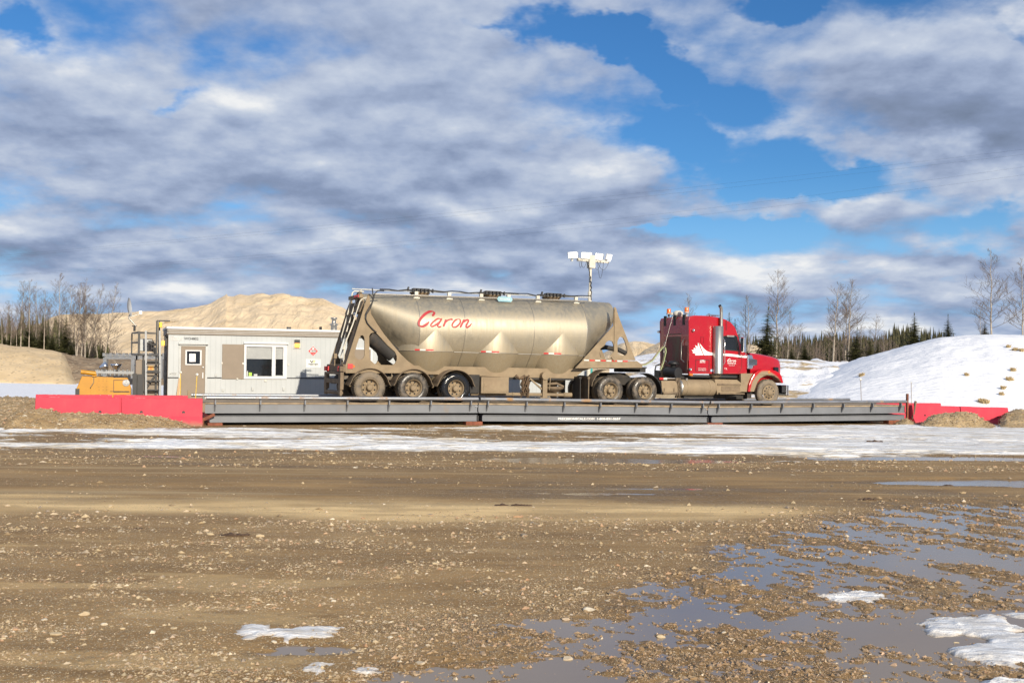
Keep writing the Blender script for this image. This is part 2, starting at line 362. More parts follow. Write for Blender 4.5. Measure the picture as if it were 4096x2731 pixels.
# ================================================================ ground
dY=1/np.linspace(1/4.4,1/36.,620)
Yr=np.concatenate([[-60,-25,-10,-3,0,2,3.2],dY,np.linspace(37,64,26),[68,74,82,92,110,150,250,500,1200,4000]])
t=np.linspace(-1,1,860);Tc=np.concatenate([[-40,-12,-5,-3,-2,-1.5,-1.2],t,[1.2,1.5,2,3,5,12,40]])
YY,TT=np.meshgrid(Yr,Tc,indexing='ij');XX=TT*(.56*np.maximum(np.abs(YY),5)+1.2)
def wetzone(X,Y):
    # to the right of a line from (-1.5,6) to (4.3,13.6)
    s=((X+1.5)*7.6-(Y-6)*5.8)/9.56
    s=s+fbm(X*.5,Y*.5,3,31)*.9
    return ss(s,-.35,.75)*ss(Y,15.6,13.6)
def puddle_h(X,Y):
    c,sn=.57,.82
    a=X*c-Y*sn; b=X*sn+Y*c            # a runs along the old tyre tracks
    n1=fbm(a*.42,b*2.5,4,5,.55); n2=fbm(X*.8,Y*1.0,5,9,.58); n3=fbm(X*6,Y*6,4,14,.6)
    k=ss(X,1.0,3.5)*ss(Y,7,9.5)
    return .80*(n1*k+fbm(X*.9,Y*.75,3,77)*(1-k))+.45*n2+.52*n3
WL=-.010
def ellip(X,Y,x0,y0,rx,ry): return np.exp(-(((X-x0)/rx)**2+((Y-y0)/ry)**2)**2)
def height(X,Y):
    g=gbase(X,Y)
    w_=wetzone(X,Y)
    lowleft=ss(Y,7.6,6.6)*ss(X,1.4,.4)
    near=ss(Y,40,16)
    h=.006*fbm(X*1.1,Y*1.1,3,2)*near+.0035*fbm(X*9,Y*9,3,3)*ss(Y,22,9)
    h+= .030*fbm(X*.12,Y*.9,3,8)*ss(Y,13,14.5)*ss(Y,36,20)+.012*fbm(X*.05+Y*.25,Y*2.6-X*.10,4,18)*ss(Y,12.5,14.5)*ss(Y,26,20)            # ruts of the haul road run along x
    pud=(puddle_h(X,Y)+.35*lowleft)*.045-.003
    h=h*(1-w_)+ (h*.5+pud-.0095)*w_ +.012*(1-w_)*1.0
    for (x0,y0,rx,ry,dp) in ((1.7,20.35,2.7,.62,.060),(9.3,17.0,3.0,.55,.055),(12.5,16.9,3.2,.6,.055),(9.4,21.6,3.6,.55,.05),(-1.32,6.72,.40,.15,.036),(-.55,5.9,1.0,.26,.040),(-5.,21.7,2.2,.22,.03),(9.0,13.2,3,.4,.02)):
        e_=ellip(X+.25*fbm(X*.7,Y*1.5,3,51),Y+.22*fbm(X*.9,Y*1.2,3,52),x0,y0,rx,ry)
        h=h-dp*e_*(1+.8*fbm(X*2,Y*5,3,53)+1.1*fbm(X*6,Y*9,3,54)*ss(Y,14,9))
    return g+h
H=height(XX,YY)
# snow cover as an attribute for the far yard, mud tones for the near yard
def snow_t(X,Y):
    """thickness field of the thin snow left in front of the weighbridge"""
    u=X/np.maximum(Y,1)
    edge_lo=21.9-1.2*u*(u<0)-.3*np.abs(u); 
    n=fbm(X*.22,Y*1.3,5,61,.55); n2=fbm(X*1.3,Y*4.,4,66,.6)
    yl=30.6+.428*(X+9.55)
    t=ss(Y,21.3,23.0)*ss(Y+.9*fbm(X*.4,Y*.4,3,91),yl-.2,yl-2.2)
    t=t*1.0-.42-.10*ss(X,2.,-6.)
    for (uu,vv,ru,rv,k) in ((150,1013,330,9,.85),(620,1011,260,7,.35),(120,1023,150,4,.5),(1240,1003,330,10,1.1),(1130,988,420,8,.75),(1550,984,330,7,.75),(820,984,420,6,.45),(2080,983,460,5,.35),(1000,1046,500,8,.3),(2250,1042,200,8,.5),(430,996,180,4,.35),(1600,1004,40,4,.5),(1200,1026,60,3,.3)):
        uS,vS=uu*1.7415,vv*1.7415;y0=7600/(vS-1463);x0=(uS-CX)/FPX*y0
        t=t-k*np.exp(-(((X-x0)/(ru*1.7415/FPX*y0))**2+((Y-y0)/(rv*1.7415*y0*y0/7600))**2))
    return t+.75*n+.42*n2
snow_far=ss(YY,44,50)*ss(fbm(XX*.12,YY*.12,3,71)+.65,0,.12)
road=ss(YY,13.4,14.6)*ss(YY,21.8,20.5)
pale=ss(YY+.9*fbm(XX*.22,YY*.5,4,81),12.1,13.0)*ss(YY+.9*fbm(XX*.2,YY*.6,4,82),14.7,13.5)*ss(XX,4.9,2.9)*(.55+.45*ss(fbm(XX*.5,YY*2.2,4,83),-.25,.15))
pale=np.maximum(pale,.32*ss(fbm(XX*.35,YY*1.6,4,84),.22,.45)*ss(YY,12,10)*ss(XX,1,-1))
wet=np.clip(ss(H-gbase(XX,YY),.012,-.006)*ss(YY,40,30),0,1)
wet=np.maximum(wet,.75*wetzone(XX,YY));wet=np.maximum(wet,.55*ss(YY,20.2,21.8)*ss(YY,33,30))
nr,nc=XX.shape
def grid_mesh(name,X,Y,Z,attrs=None,smooth=True):
    nr,nc=X.shape;me=bpy.data.meshes.new(name)
    co=np.stack([X,Y,Z],-1).reshape(-1,3).astype(np.float32)
    i=np.arange(nr*nc).reshape(nr,nc);q=np.stack([i[:-1,:-1],i[:-1,1:],i[1:,1:],i[1:,:-1]],-1).reshape(-1,4).astype(np.int32)
    me.vertices.add(len(co));me.vertices.foreach_set('co',co.ravel())
    me.loops.add(q.size);me.loops.foreach_set('vertex_index',q.ravel())
    me.polygons.add(len(q));me.polygons.foreach_set('loop_start',np.arange(0,q.size,4,dtype=np.int32));me.polygons.foreach_set('loop_total',np.full(len(q),4,np.int32))
    me.polygons.foreach_set('use_smooth',np.full(len(q),smooth))
    me.update(calc_edges=True)
    for k,v in (attrs or {}).items():
        a=me.attributes.new(k,'FLOAT','POINT');a.data.foreach_set('value',v.astype(np.float32).ravel())
    return me
def attr(N,nm): return N.node('ShaderNodeAttribute',attribute_name=nm).outputs['Fac']
# ground material
m,N,p=newmat('gravelly_mud');tc=N.node('ShaderNodeTexCoord').outputs['Object']
n1=N.noise(tc,.5,6,.6);n2=N.noise(N.map(tc,sc=(.35,1.8,1)),1.2,6,.6);n3=N.noise(tc,14,6,.65);n4=N.noise(tc,90,3,.6)
c=N.mix(N.ramp(n1,.3,.7),(.290,.176,.068),(.385,.242,.102))
c=N.mix(N.ramp(n2,.36,.68),c,(.225,.134,.052))
c=N.mix(N.m('MULTIPLY',N.ramp(n3,.5,.72),.5),c,(.40,.28,.135))
ap=attr(N,'pale');c=N.mix(N.m('MULTIPLY',ap,N.ramp(n2,.25,.55,.65,1.)),c,(.76,.54,.26))
ar=attr(N,'road');st=N.noise(N.map(tc,sc=(.12,5,1)),1.2,5,.6);st2=N.noise(N.map(tc,(0,0,0),(0,0,.06),(.05,1.3,1)),1.6,4,.6)
c=N.mix(N.m('MULTIPLY',ar,N.ramp(st,.35,.7,.0,.75)),c,(.235,.150,.064))
c=N.mix(N.m('MULTIPLY',ar,N.ramp(st2,.53,.70,.0,.75)),c,(.42,.30,.155))
wet_=attr(N,'wet');c=N.mix(N.m('MULTIPLY',wet_,.80),c,N.mix(.62,c,(.085,.055,.026),'MIX'))
# small stones painted by the gravel itself: cells of pale and grey pebbles
def peb(scale,thr,amt,c,colA,colB,dens):
    v=N.node('ShaderNodeTexVoronoi',{'Vector':N.map(tc,sc=(1,.8,1)),'Scale':scale,'Randomness':1.},feature='F1')
    vc=N.node('ShaderNodeSeparateColor',{0:v.outputs['Color']})
    on=N.m('MULTIPLY',N.ramp(v.outputs['Distance'],thr,thr*.72),N.m('GREATER_THAN',N.m('ADD',vc.outputs[0],dens),1.))
    return N.mix(N.m('MULTIPLY',on,amt),c,N.mix(vc.outputs[1],colA,colB)),on
gz=N.noise(tc,.9,4,.6);gz=N.m('SUBTRACT',N.ramp(gz,.33,.62,.28,.90),N.m('MULTIPLY',N.m('MAXIMUM',ar,ap),.42))
c,o1=peb(34,.32,.85,c,(.56,.46,.31),(.30,.22,.12),gz)
c,o2=peb(70,.36,.7,c,(.64,.54,.38),(.18,.125,.065),gz)
as_=attr(N,'snow');sn=N.ramp(N.m('ADD',as_,N.m('MULTIPLY',N.m('SUBTRACT',N.noise(tc,.5,6,.6),.5),.7)),.42,.58)
c=N.mix(sn,c,(.80,.81,.84))
hh=N.m('ADD',N.m('ADD',N.m('MULTIPLY',n3,.012),N.m('MULTIPLY',n4,.004)),N.m('MULTIPLY',N.m('ADD',o1,N.m('MULTIPLY',o2,.5)),.006))
b=N.node('ShaderNodeBump',{'Height':hh,'Strength':.9,'Distance':1.})
rw=N.m('SUBTRACT',.92,N.m('MULTIPLY',N.m('MULTIPLY',wet_,N.ramp(n3,.38,.6)),.42))
setp(N,p,col=c,rough=rw,nrm=b.outputs[0],spec=.4);M['ground']=m
me=grid_mesh('ground',XX,YY,H,{'snow':snow_far,'wet':wet,'pale':pale,'road':road})
solo('ground',me,M['ground'],kind='structure')
# standing water
m,N,p=newmat('muddy_puddle_water');tc=N.node('ShaderNodeTexCoord').outputs['Object']
b=N.node('ShaderNodeBump',{'Height':N.noise(tc,9,3,.5),'Strength':.12,'Distance':.004})
setp(N,p,col=N.mix(N.noise(tc,.8,4,.6),(.22,.165,.11),(.29,.22,.15)),rough=.13,spec=.36,nrm=b.outputs[0]);M['water']=m
xs=np.linspace(-16,22,60);ys_=np.linspace(4,24.5,40);A,B_=np.meshgrid(xs,ys_)
solo('water',grid_mesh('water',A.T.copy(),B_.T.copy(),(gbase(A,B_)+WL).T.copy()),M['water'],kind='structure')
# thin snow in front of the scale: a sheet whose surface dips under the ground where it has melted
m,N,p=newmat('old_dirty_snow');tc=N.node('ShaderNodeTexCoord').outputs['Object']
n=N.noise(N.map(tc,sc=(.5,2.6,1)),1.1,7,.65);n2=N.noise(tc,9,5,.6)
c=N.mix(N.ramp(n,.42,.66),(.84,.84,.83),(.56,.49,.38));th=attr(N,'thick');c=N.mix(N.ramp(th,.30,.0,0,.85),c,(.33,.26,.17))
b=N.node('ShaderNodeBump',{'Height':N.m('ADD',N.noise(N.map(tc,sc=(.35,3.2,1)),1.6,6,.65),N.m('MULTIPLY',n2,.2)),'Strength':.9,'Distance':.10})
setp(N,p,col=c,rough=.55,nrm=b.outputs[0],spec=.4);M['dsnow']=m
Ys=1/np.linspace(1/20.3,1/44.,420);ts=np.linspace(-1,1,760);Y2,T2=np.meshgrid(Ys,ts,indexing='ij');X2=T2*(.60*Y2+2)
tt=snow_t(X2,Y2);Z2=height(X2,Y2)+np.clip(tt*.10,-.03,.055)+.004*fbm(X2*2.5,Y2*7,3,68)
solo('snow',grid_mesh('snow',X2,Y2,Z2,{'thick':tt}),M['dsnow'],kind='structure')
# ================================================================ mounds, hills
def mound(name,crest,Zc,Zf,Zb,mt,n=160,rows=60,pf=1.,noise=(.0,1.),seed=0,pw=1.5,attrs=None,kind='structure',skew=0,**kw):
    """crest: list of (u,v) skyline points seen at depth Zc; the flank runs down to the ground at Zf in front and Zb behind"""
    cu=np.array([c[0] for c in crest],float);cv=np.array([c[1] for c in crest],float)
    U_=np.linspace(cu[0],cu[-1],n);V_=np.interp(U_,cu,cv)
    arr=lambda q: np.interp(U_,np.linspace(cu[0],cu[-1],len(q)),q) if isinstance(q,(list,tuple)) else np.full(n,float(q))
    zf_,Zc,Zb=arr(Zf),arr(Zc),arr(Zb)
    hc=1.9+(1465+.0087*(U_-CX)-V_)/FPX*Zc
    s=np.linspace(0,1,rows)[:,None]
    zf2=zf_[None,:];a=s*1.35
    front=a<=1
    Z=np.where(front,zf2+(Zc-zf2)*a,Zc+(Zb-Zc)*(a-1)/.35)
    X=(U_[None,:]-CX)/FPX*Z
    g=gbase(X,Z)-.06
    k=np.where(front,np.sin(np.clip(a,0,1)*np.pi/2)**pw,np.cos((a-1)/.35*np.pi/2))
    Hh=g+(hc[None,:]-g)*np.clip(k,0,1)
    nz=fbm(X/noise[1],Z/noise[1],5,seed,.55)*noise[0]
    Hh=Hh+nz*np.clip(np.where(front,k*(1-.75*k**6),k),0,1)
    Hh=np.where((s==0)|(s==1),g-.3,Hh)
    me=grid_mesh(name,X,Z,Hh,attrs)
    return solo(name,me,mt,kind=kind,**kw) if kind else solo(name,me,mt,**kw)
def dirtmat(name,a,b,sc=1.,bump=.05,stones=True,snow=None,pebscale=10,streak=None):
    m,N,p=newmat(name);tc=N.node('ShaderNodeTexCoord').outputs['Object']
    n=N.noise(tc,sc,6,.62);c=N.mix(N.ramp(n,.32,.7),a,b)
    if streak: c=N.mix(N.ramp(N.noise(N.map(tc,(0,0,0),streak[0],streak[1]),1.,6,.6),.45,.7,0,.6),c,streak[2])
    h=N.noise(tc,sc*5,6,.65)
    if stones:
        v=N.node('ShaderNodeTexVoronoi',{'Vector':tc,'Scale':pebscale},feature='F1');vc=N.node('ShaderNodeSeparateColor',{0:v.outputs['Color']})
        on=N.m('MULTIPLY',N.ramp(v.outputs['Distance'],.42,.3),N.m('GREATER_THAN',vc.outputs[0],.5))
        c=N.mix(N.m('MULTIPLY',on,.8),c,N.mix(vc.outputs[1],(.56,.47,.34),(.30,.22,.13)));h=N.m('ADD',h,N.m('MULTIPLY',on,.25))
    if snow:
        f=N.ramp(N.m('ADD',N.noise(N.map(tc,sc=snow[1]),1.,7,.65),snow[2] if isinstance(snow[2],float) else 0.),snow[0],snow[0]+.05)
        c=N.mix(f,c,(.80,.81,.84))
    b_=N.node('ShaderNodeBump',{'Height':h,'Strength':.9,'Distance':bump});setp(N,p,col=c,rough=.95,nrm=b_.outputs[0],spec=.25);return m
M['mgravel']=dirtmat('damp_gravel_mound',(.46,.33,.18),(.27,.18,.09),1.4,.09,True,pebscale=8)
M['pgravel']=dirtmat('dry_gravel_mound',(.50,.37,.21),(.36,.26,.14),1.6,.09,True,pebscale=8)
M['sand']=dirtmat('pale_sand',(.84,.665,.44),(.70,.54,.35),.28,.30,False,streak=((0,0,.5),(.10,.04,.30),(.52,.38,.21)))
M['slope']=dirtmat('sandy_gravel_slope',(.64,.49,.30),(.52,.39,.23),.5,.08,True,pebscale=3.2)
M['scrub']=dirtmat('dark_scrub_and_rubble',(.36,.27,.18),(.20,.145,.095),.8,.20,True,pebscale=2.4)
M['hsnow']=dirtmat('wind_crusted_snow',(.82,.84,.88),(.80,.82,.86),.3,.10,False)
M['bermsnow']=dirtmat('snow_and_dry_gravel',(.50,.39,.24),(.36,.27,.16),.8,.10,True,snow=(.42,(.16,.42,.8),.0),pebscale=4)
# snow hill material: crusted ripples and brown tufts
nt=M['hsnow'].node_tree;N=NT(nt);p=[n for n in nt.nodes if n.type=='BSDF_PRINCIPLED'][0];tc=N.node('ShaderNodeTexCoord').outputs['Object']
rp=N.noise(N.map(tc,(0,0,0),(0,0,-.5),(.9,2.4,1)),1.1,6,.6);rp2=N.noise(tc,.45,5,.6)
b=N.node('ShaderNodeBump',{'Height':N.m('ADD',rp,N.m('MULTIPLY',rp2,.8)),'Strength':.7,'Distance':.18})
tf=N.ramp(N.noise(N.map(tc,(5,2,0),(0,0,0),(1,1,1)),.42,8,.75),.69,.72)
setp(N,p,col=N.mix(tf,(.86,.865,.88),(.45,.35,.22)),nrm=b.outputs[0],rough=.6)
def cz(pts,f): return [f(*q) for q in pts]
nt=M['sand'].node_tree;N=NT(nt);p=[n for n in nt.nodes if n.type=='BSDF_PRINCIPLED'][0];tc=N.node('ShaderNodeTexCoord').outputs['Object']
rl=N.noise(N.map(tc,(0,0,0),(0,.25,.1),(.55,.10,.16)),1.2,7,.62,1.2);gl=N.noise(tc,1.3,6,.7)
b=N.node('ShaderNodeBump',{'Height':N.m('ADD',rl,N.m('MULTIPLY',gl,.25)),'Strength':1.,'Distance':.65});setp(N,p,nrm=b.outputs[0])
mound('snow_hill',cz([(150,1420),(250,1240),(390,1140),(520,1080),(640,1040),(800,975),(950,925),(1100,885),(1250,845),(1400,805),(1500,785),(1700,768),(1900,762),(2100,765),(2260,775),(2500,800),(2900,900)],z6),74,50,110,M['hsnow'],n=200,rows=90,noise=(.24,3.),seed=4,pw=1.15)
mound('gravel_berm',cz([(-1100,960),(-900,935),(-680,905),(-400,920),(-200,950),(100,955),(250,955),(330,962),(470,968),(640,972),(800,985),(1000,1010),(1400,1090)],z6),82,56,130,M['bermsnow'],n=200,rows=70,noise=(.5,2.5),seed=12,pw=.9)
mound('sand_hill',cz([(-400,640),(-100,600),(200,540),(420,470),(520,420),(700,395),(1000,392),(1180,385),(1400,370),(1560,362),(1750,345),(1900,325),(2030,290),(2100,250),(2180,212)],z1)+[z2(*q) for q in [(980,130),(1050,118),(1120,122),(1200,100),(1290,112),(1380,88),(1430,84),(1500,102),(1560,90),(1640,82),(1700,92),(1740,110),(1830,110),(1900,128),(2060,132),(2150,175),(2280,240),(2420,330),(2700,500),(3100,760)]],190,120,240,M['sand'],n=420,rows=130,noise=(1.3,9),seed=21,pw=.8)
mound('sand_stockpile',[(2360,1440),(2440,1400),(2490,1375),(2530,1366),(2570,1367),(2620,1378),(2690,1420),(2800,1470)],210,170,250,M['sand'],n=60,rows=40,noise=(.6,3),seed=41,pw=.9)
mound('sand_stockpile',[(2530,1440),(2580,1400),(2640,1368),(2690,1372),(2760,1400),(2900,1440)],180,150,215,M['sand'],n=60,rows=40,noise=(.4,3),seed=47,pw=.9)
mound('sand_stockpile',[(2960,1430),(2990,1378),(3020,1376),(3060,1405),(3120,1440)],190,160,215,M['sand'],n=40,rows=30,noise=(.4,3),seed=43,pw=.9)
mound('sand_slope',cz([(-500,640),(-200,650),(0,668),(180,690),(300,702),(440,718),(520,730),(590,750),(640,800),(700,900),(740,990),(765,1060)],z1),98,84,125,M['slope'],n=160,rows=70,noise=(.25,2.5),seed=50,pw=.9)
mound('scrub_bank',cz([(400,730),(600,752),(700,775),(850,800),(1050,815),(1300,815),(1700,820),(2200,830),(2700,860)],z1),104,88,130,M['scrub'],n=160,rows=50,noise=(.5,2.),seed=55,pw=.8)
mound('gravel_mound',cz([(-500,1225),(-200,1215),(0,1212),(100,1200),(200,1197),(330,1203),(420,1225),(520,1290)],z1),35.5,[27.2,28.6],46,M['mgravel'],n=120,rows=60,noise=(.16,.6),seed=60,pw=.8)
mound('gravel_mound',cz([(-60,1560),(60,1400),(180,1300),(345,1292),(450,1300),(600,1332),(900,1334),(1200,1340),(1380,1350),(1500,1356),(1620,1372),(1750,1400),(1850,1440),(1930,1475)],z1),[28.2,28.95,30.75],[26.6,27.3,29.6],[29.0,29.35,31.15],M['mgravel'],n=200,rows=60,noise=(.10,.30),seed=63,pw=.85)
mound('gravel_pile',cz([(1290,1500),(1340,1468),(1400,1415),(1450,1388),(1530,1376),(1570,1378),(1640,1364),(1700,1368),(1760,1385),(1850,1440),(1920,1480),(1970,1505)],z6),40.2,38.6,41.6,M['pgravel'],n=140,rows=50,noise=(.12,.5),seed=66,pw=.9)
mound('gravel_mound',cz([(1960,1420),(2010,1372),(2080,1362),(2148,1358),(2300,1350),(2600,1370)],z6),43.,39,49,M['pgravel'],n=100,rows=50,noise=(.2,.8),seed=69,pw=.8)
mound('gravel_mound',cz([(1120,1470),(1180,1432),(1225,1415),(1270,1440),(1330,1475)],z6),41.3,40.2,42.6,M['pgravel'],n=50,rows=30,noise=(.05,.4),seed=72,pw=.9)
# ================================================================ weighbridge
def dz(x): return float(np.interp(x,[-5.3,3.7,13.05,22.85],[0,.035,-.025,.075]))
sc=thing('weighbridge','long grey steel truck scale raised on blocks, with pipe rails','truck scale',TR,(8.8,1.35,-.65))
secs=[(-5.25,3.70),(3.74,13.03),(13.07,22.80)]
def sbox(mb,x0,x1,y0,y1,a,b):   # box that follows the sag of the sections
    vs=[(x,y,z+dz(x)) for x in (x0,x1) for y in (y0,y1) for z in (a,b)]
    mb.add(vs,[(0,1,3,2),(4,6,7,5),(0,4,5,1),(2,3,7,6),(0,2,6,4),(1,5,7,3)])
for (a,b) in secs:
    d=MB();sbox(d,a,b,-.30,3.0,-.05,-.004);part(sc,'deck_plate',d,M['deck'])
    u=MB();sbox(u,a,b,-.262,-.25,-.30,-.05);sbox(u,a,b,-.31,-.17,-.335,-.30);sbox(u,a,b,2.95,2.965,-.33,-.05)
    for x in (a,b-.012): sbox(u,x,x+.012,-.25,2.95,-.33,-.052)
    part(sc,'upper_side_beam',u,M['steel'])
    l=MB();sbox(l,a+.15,b-.02,-.272,-.255,-.60,-.415);sbox(l,a+.15,b-.02,-.32,-.20,-.414,-.40);sbox(l,a+.15,b-.02,-.32,-.20,-.615,-.60);sbox(l,a+.15,b-.02,2.9,2.93,-.6,-.4)
    for x in (a+.15,b-.04): sbox(l,x,x+.015,-.25,2.9,-.6,-.4)
    part(sc,'lower_side_beam',l,M['steel'])
    k=MB();k.box(a+.3,b-.3,.1,2.6,-.62,-.30);part(sc,'under_frame',k,M['dark'])
    r=MB();r.tube([(x,-.37,.135+dz(x)+.01) for x in (a+.02,(a+b)/2,b-.02)],.062,12);part(sc,'guard_pipe',r,M['pipe'])
    r=MB();r.tube([(x,2.98,.13+dz(x)) for x in (a-.1,(a+b)/2,b-.02)],.055,10);part(sc,'guard_pipe',r,M['pipe'])
bxs=[-4.96,-3.60,-2.21,-.84,.55,1.99,3.42,4.04,5.49,6.95,8.39,9.87,11.36,12.75,13.46,14.95,16.44,17.94,19.46,20.96,22.47]
for bxx in bxs:
    z0=dz(bxx);k=MB()
    k.add([(bxx+e,y,z+z0) for e in (-.02,.02) for (y,z) in ((-.44,.08),(-.31,.08),(-.31,-.05),(-.262,-.05),(-.262,-.27),(-.30,-.27),(-.40,-.10),(-.44,-.06))],
      [tuple(range(8)),tuple(reversed(range(8,16)))]+[(i,(i+1)%8,8+(i+1)%8,8+i) for i in range(8)])
    part(sc,'rail_bracket',k,M['steel'])
for bxx in bxs[::2]:
    k=MB();k.box(bxx-.02,bxx+.02,2.92,3.0,-.2+dz(bxx),.1+dz(bxx));part(sc,'rail_bracket',k,M['steel'])
for xx in (3.72,13.05):
    k=MB();k.box(xx-.10,xx-.01,-.275,-.262,-.15+dz(xx),-.08+dz(xx))
    for q in (-.08,-.03): k.cyl((xx+q,-.30,-.12+dz(xx)),(xx+q,-.24,-.12+dz(xx)),.018,8)
    part(sc,'joint_bolts',k,M['pipe']);k=MB()
    k.box(xx-.035,xx+.035,-.285,-.262,-.60+dz(xx),-.43+dz(xx))
    for q in (-.56,-.5,-.44): k.cyl((xx,-.30,q+dz(xx)),(xx,-.28,q+dz(xx)),.02,8)
    part(sc,'joint_bolts',k,M['black'])
part(sc,'painted_lettering',textmesh("PRECISIONSCALE.COM",.075,(7.49,-.535),-.276,bold=.003,width=1.45),M['whitep']);part(sc,'painted_number',textmesh("1-800-831-5657",.075,(8.79,-.535),-.276,bold=.003,width=.96),M['whitep'])
g=MB();g.box(-5.45,-5.25,-.3,3.0,-.3,-.02);part(sc,'approach_plate',g,M['deck'])
gx=[(-4.95,.22),(3.55,.30),(13.3,.34),(22.1,.3)]
for i,(x,wd) in enumerate(gx):
    p_=MB();g0=-.70
    p_.box(x-wd,x+wd,-.42,-.1,g0-.02,-.622+dz(x))
    solo('support_block',p_,M['rust'],['rust red timber block under the left end of the scale','red timber block under the first joint of the scale','long orange timber under the second joint of the scale','dark red block under the right end of the scale'][i],'block',TR,(x,-.25,g0),'blocks under the truck scale',bevel=.01)
k=MB();k.bar((-5.38,-.45,-.55),(-4.98,-.45,-.36),.07,.09);k.bar((-5.32,-.45,-.8),(-5.32,-.45,-.5),.06,.05)
solo('rusty_bracket',k,M['rust'],'rusty orange angle bracket between left barrier and scale beam','bracket',TR,(-5.2,-.45,-.7))
k=MB();k.box(22.78,22.86,-.42,-.34,-.75,.55)
solo('end_post',k,M['rust'],'tall rusty steel post standing at the right end of the scale','post',TR,(22.8,-.4,-.75),bevel=.005)
k=MB();k.bar((22.98,-.52,-.5),(23.14,-.52,.25),.07,.07)
solo('end_post',k,M['mudd'],'short leaning brown post against the right red barrier','post',TR,(23,-.5,-.6))
k=MB();k.box(-5.48,-5.40,2.93,3.01,-.6,.28)
solo('end_post',k,M['mudp'],'short rusty post at the far left end of the scale rail','post',TR,(-5.45,2.97,-.6))
# ================================================================ barriers
def barrier(ax,bx_,y0,ztopA,ztopB,label,h=.84,group='red painted concrete barriers at the scale approaches',zm=1):
    L=bx_-ax; m=MB(); prof=[(-.30,0),(-.30,.10),(-.17,.30),(-.095,h-.02),(-.08,h),(.08,h),(.095,h-.02),(.17,.30),(.30,.10),(.30,0)]
    n=8;vs=[];fs=[]
    for i in range(n+1):
        x=ax+L*i/n; zt=ztopA+(ztopB-ztopA)*i/n
        for (yy,zz) in prof:
            e=0 if i in (0,n) else .006*math.sin(i*7.1+zz*9)
            vs.append((x,y0+.095+yy,zt-h+zz+ (e if zz>h-.03 else 0)))
    k=len(prof)
    for i in range(n):
        for j in range(k): fs.append((i*k+j,i*k+(j+1)%k,(i+1)*k+(j+1)%k,(i+1)*k+j))
    fs+= [tuple(range(k)),tuple(reversed(range(n*k,n*k+k)))]
    m.add(vs,fs)
    r=thing('concrete_barrier',label,'barrier',TR,((ax+bx_)/2,y0,ztopA-h),group)
    part(r,'body',m,M['red'],bevel=.012)
    for f in (.24,.76):
        x=ax+L*f;zt=ztopA+(ztopB-ztopA)*f-h+.42;q=MB();yf=y0+.095-.17+.075*(.42-.30)/(h-.32)
        q.lathe((x,yf-.006,zt),'y',[(.045,0),(.04,.0)],14);q.lathe((x,yf-.004,zt),'y',[(0.0,.002),(.042,.0)],14)
        part(r,'lifting_hole',q,M['black'])
    return r
# outward faces follow one line, so the batter is mirrored by the profile itself
barrier(-9.94,-7.68,-.43,.13,.125,'red barrier at the near left corner, half buried in gravel at its foot')
barrier(-7.64,-5.34,-.43,.125,.12,'red barrier butting against the left end of the scale, near side')
barrier(-10.07,-7.82,2.85,.10,.11,'red barrier on the far side of the left approach, outer one')
barrier(-7.78,-5.47,2.85,.11,.11,'red barrier on the far side of the left approach, next to the office door')
barrier(22.98,25.63,-.50,.09,.04,'red barrier touching the right end of the scale, gravel pile against it')
barrier(25.68,28.47,-.50,.04,.0,'red barrier at the far right end, its right end free')
barrier(24.2,28.08,2.85,.07,.07,'red barrier on the far side of the right approach, below the snow hill')
